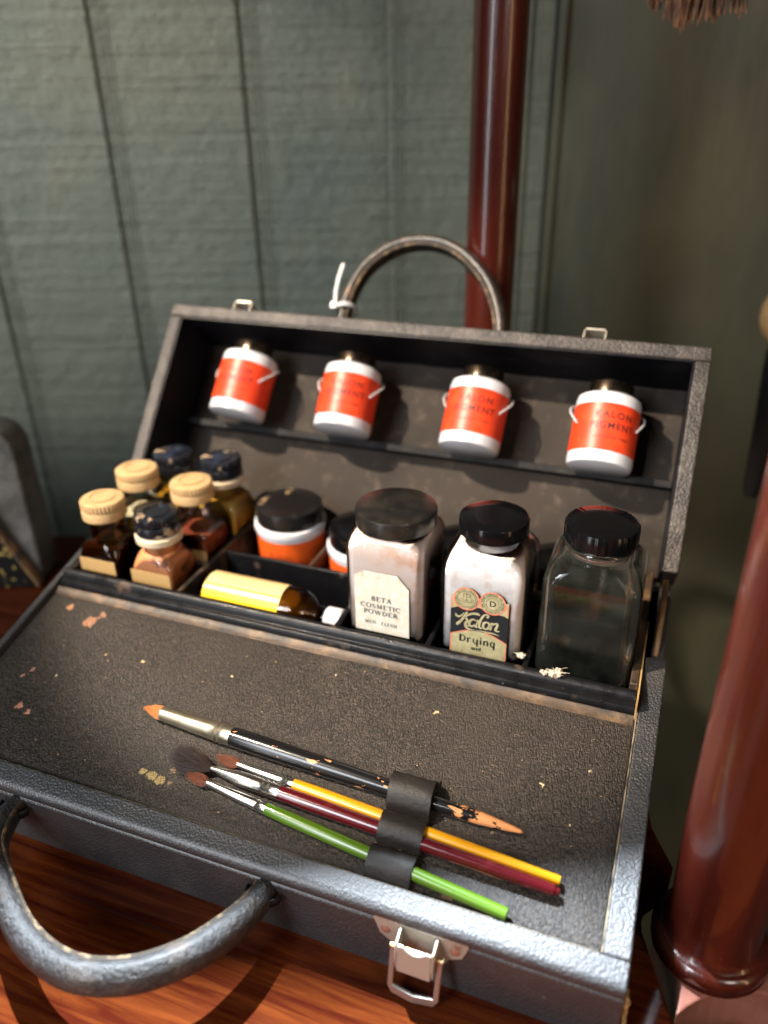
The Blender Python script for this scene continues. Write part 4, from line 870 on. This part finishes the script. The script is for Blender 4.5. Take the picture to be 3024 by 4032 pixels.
for k in range(150):
    x=.325+.062*fr.random(); y=.262+.10*(x-.325)*4*.38+fr.gauss(0,.004); zl=.4135-.006*math.sin((x-.325)*60)+fr.gauss(0,.003)+(.004 if x<.335 else 0)
    P=[Vector((x+fr.gauss(0,.004),y,zl+.07)),Vector((x+fr.gauss(0,.002),y,zl+.03)),Vector((x,y,zl))]
    tube(bm,catmull(P,3),lambda t:(.0016*(1-t*.75),.0016*(1-t*.75)),Vector((0,1,0)),5)
b2=bmesh.new(); box(b2,.322,.390,.262,.288,.475,.490); t=bpy.data.meshes.new('t'); b2.to_mesh(t); b2.free(); bm.from_mesh(t)
tag(obj('fur_fringe',bm,m_fur),'russet fur fringe hanging down at the top right frame edge','fur fringe')
# ================================================================== LIGHT
def look(loc,tgt): return (Vector(tgt)-Vector(loc)).to_track_quat('-Z','Y').to_euler()
def spot(name,loc,tgt,e,col,size,cone,blend=.3):
    l=bpy.data.lights.new(name,'SPOT'); l.energy=e; l.color=col; l.shadow_soft_size=size; l.spot_size=R(cone); l.spot_blend=blend
    o=bpy.data.objects.new(name,l); COL.objects.link(o); o.location=loc; o.rotation_euler=look(loc,tgt); return o
def area(name,loc,tgt,e,col,sx,sy):
    l=bpy.data.lights.new(name,'AREA'); l.shape='RECTANGLE'; l.size=sx; l.size_y=sy; l.energy=e; l.color=col
    o=bpy.data.objects.new(name,l); COL.objects.link(o); o.location=loc; o.rotation_euler=look(loc,tgt); return o
P1=Vector((.25,-.2,.05))+Vector((-.36,.36,1.0)).normalized()*1.17
spot('cool_ceiling_spot',P1,(.26,-.22,.03),520,(.80,.90,1.0),.010,50)
# unseen board added to block the cool spot: its front edge shades tray and panel
def on_way(p,z): 
    p=Vector(p); t=(z-p.z)/(P1.z-p.z); return p.lerp(P1,t)
ZS=.66
E1=on_way((.392,-.116,.058),ZS); E2=on_way((.240,-.171,.044),ZS); dr=(E2-E1).normalized(); nn=Vector((-dr.y,dr.x,0)); nn= nn if nn.y>0 else -nn
bm=bmesh.new(); q=[E1-dr*.075,E2+dr*.32]; pl=[(p.x,p.y) for p in q]+[((q[1]+nn*.40).x,(q[1]+nn*.40).y),((q[0]+nn*.40).x,(q[0]+nn*.40).y)]
prism_z(bm,pl,ZS,ZS+.012); obj('shade_board',bm,m_table,stand,smooth=False)
spot('warm_ceiling_spot',(-.36,.16,1.12),(.04,-.08,.06),88,(1.0,.80,.58),.016,36,.8)
spot('warm_front_spot',(-.46,-.52,1.30),(.2,.06,.13),235,(1.0,.85,.68),.02,19,.35)
spot('wall_spot',(-.80,-.50,1.0),(-.22,.62,.36),60,(1.0,.96,.84),.05,46,1.0)
area('window',(-.58,-1.80,.60),(.2385,.2330,.60),12,(.90,.95,1.0),.16,2.0)
area('lamp_strip',(1.85,-.85,.6),(.2385,.233,.6),5,(1.0,.62,.30),.08,1.6)
area('soft_front_fill',(-.30,-1.25,.95),(.25,.0,.1),19,(.90,.94,1.0),.45,.65)  # soft fill added so glass and bottle fronts catch more light
spot('bottle_fill_spot',(.02,-1.15,.92),(.295,.01,.115),38,(1.0,.92,.82),.03,11.5,.7)  # narrow fill added to brighten the fronts of the large bottles
area('room_light_right',(1.15,-.95,.75),(.27,.02,.10),5,(1.0,.90,.80),.3,.4)
w=bpy.data.worlds.new('World'); S.world=w; w.use_nodes=True; w.node_tree.nodes['Background'].inputs[0].default_value=(.60,.58,.52,1); w.node_tree.nodes['Background'].inputs[1].default_value=.03
# ================================================================== CAMERA
cd=bpy.data.cameras.new('camera'); cam=bpy.data.objects.new('camera',cd); COL.objects.link(cam); S.camera=cam
cd.sensor_fit='VERTICAL'; cd.sensor_height=36; cd.sensor_width=27; cd.lens=1711.74/2212*36; cd.clip_start=.01; cd.clip_end=20
cam.location=CAM; cam.rotation_euler=(R(61.834),R(.9582),R(20.643))
cd.dof.use_dof=True; cd.dof.focus_distance=.418; cd.dof.aperture_fstop=cd.lens/1000/.0078
S.view_settings.view_transform='Standard'; S.view_settings.look='None'; S.view_settings.exposure=0; S.view_settings.gamma=1
S.cycles.caustics_reflective=False; S.cycles.caustics_refractive=False; S.cycles.max_bounces=10; S.cycles.transparent_max_bounces=12; S.cycles.use_denoising=True
S.cycles.sample_clamp_indirect=4
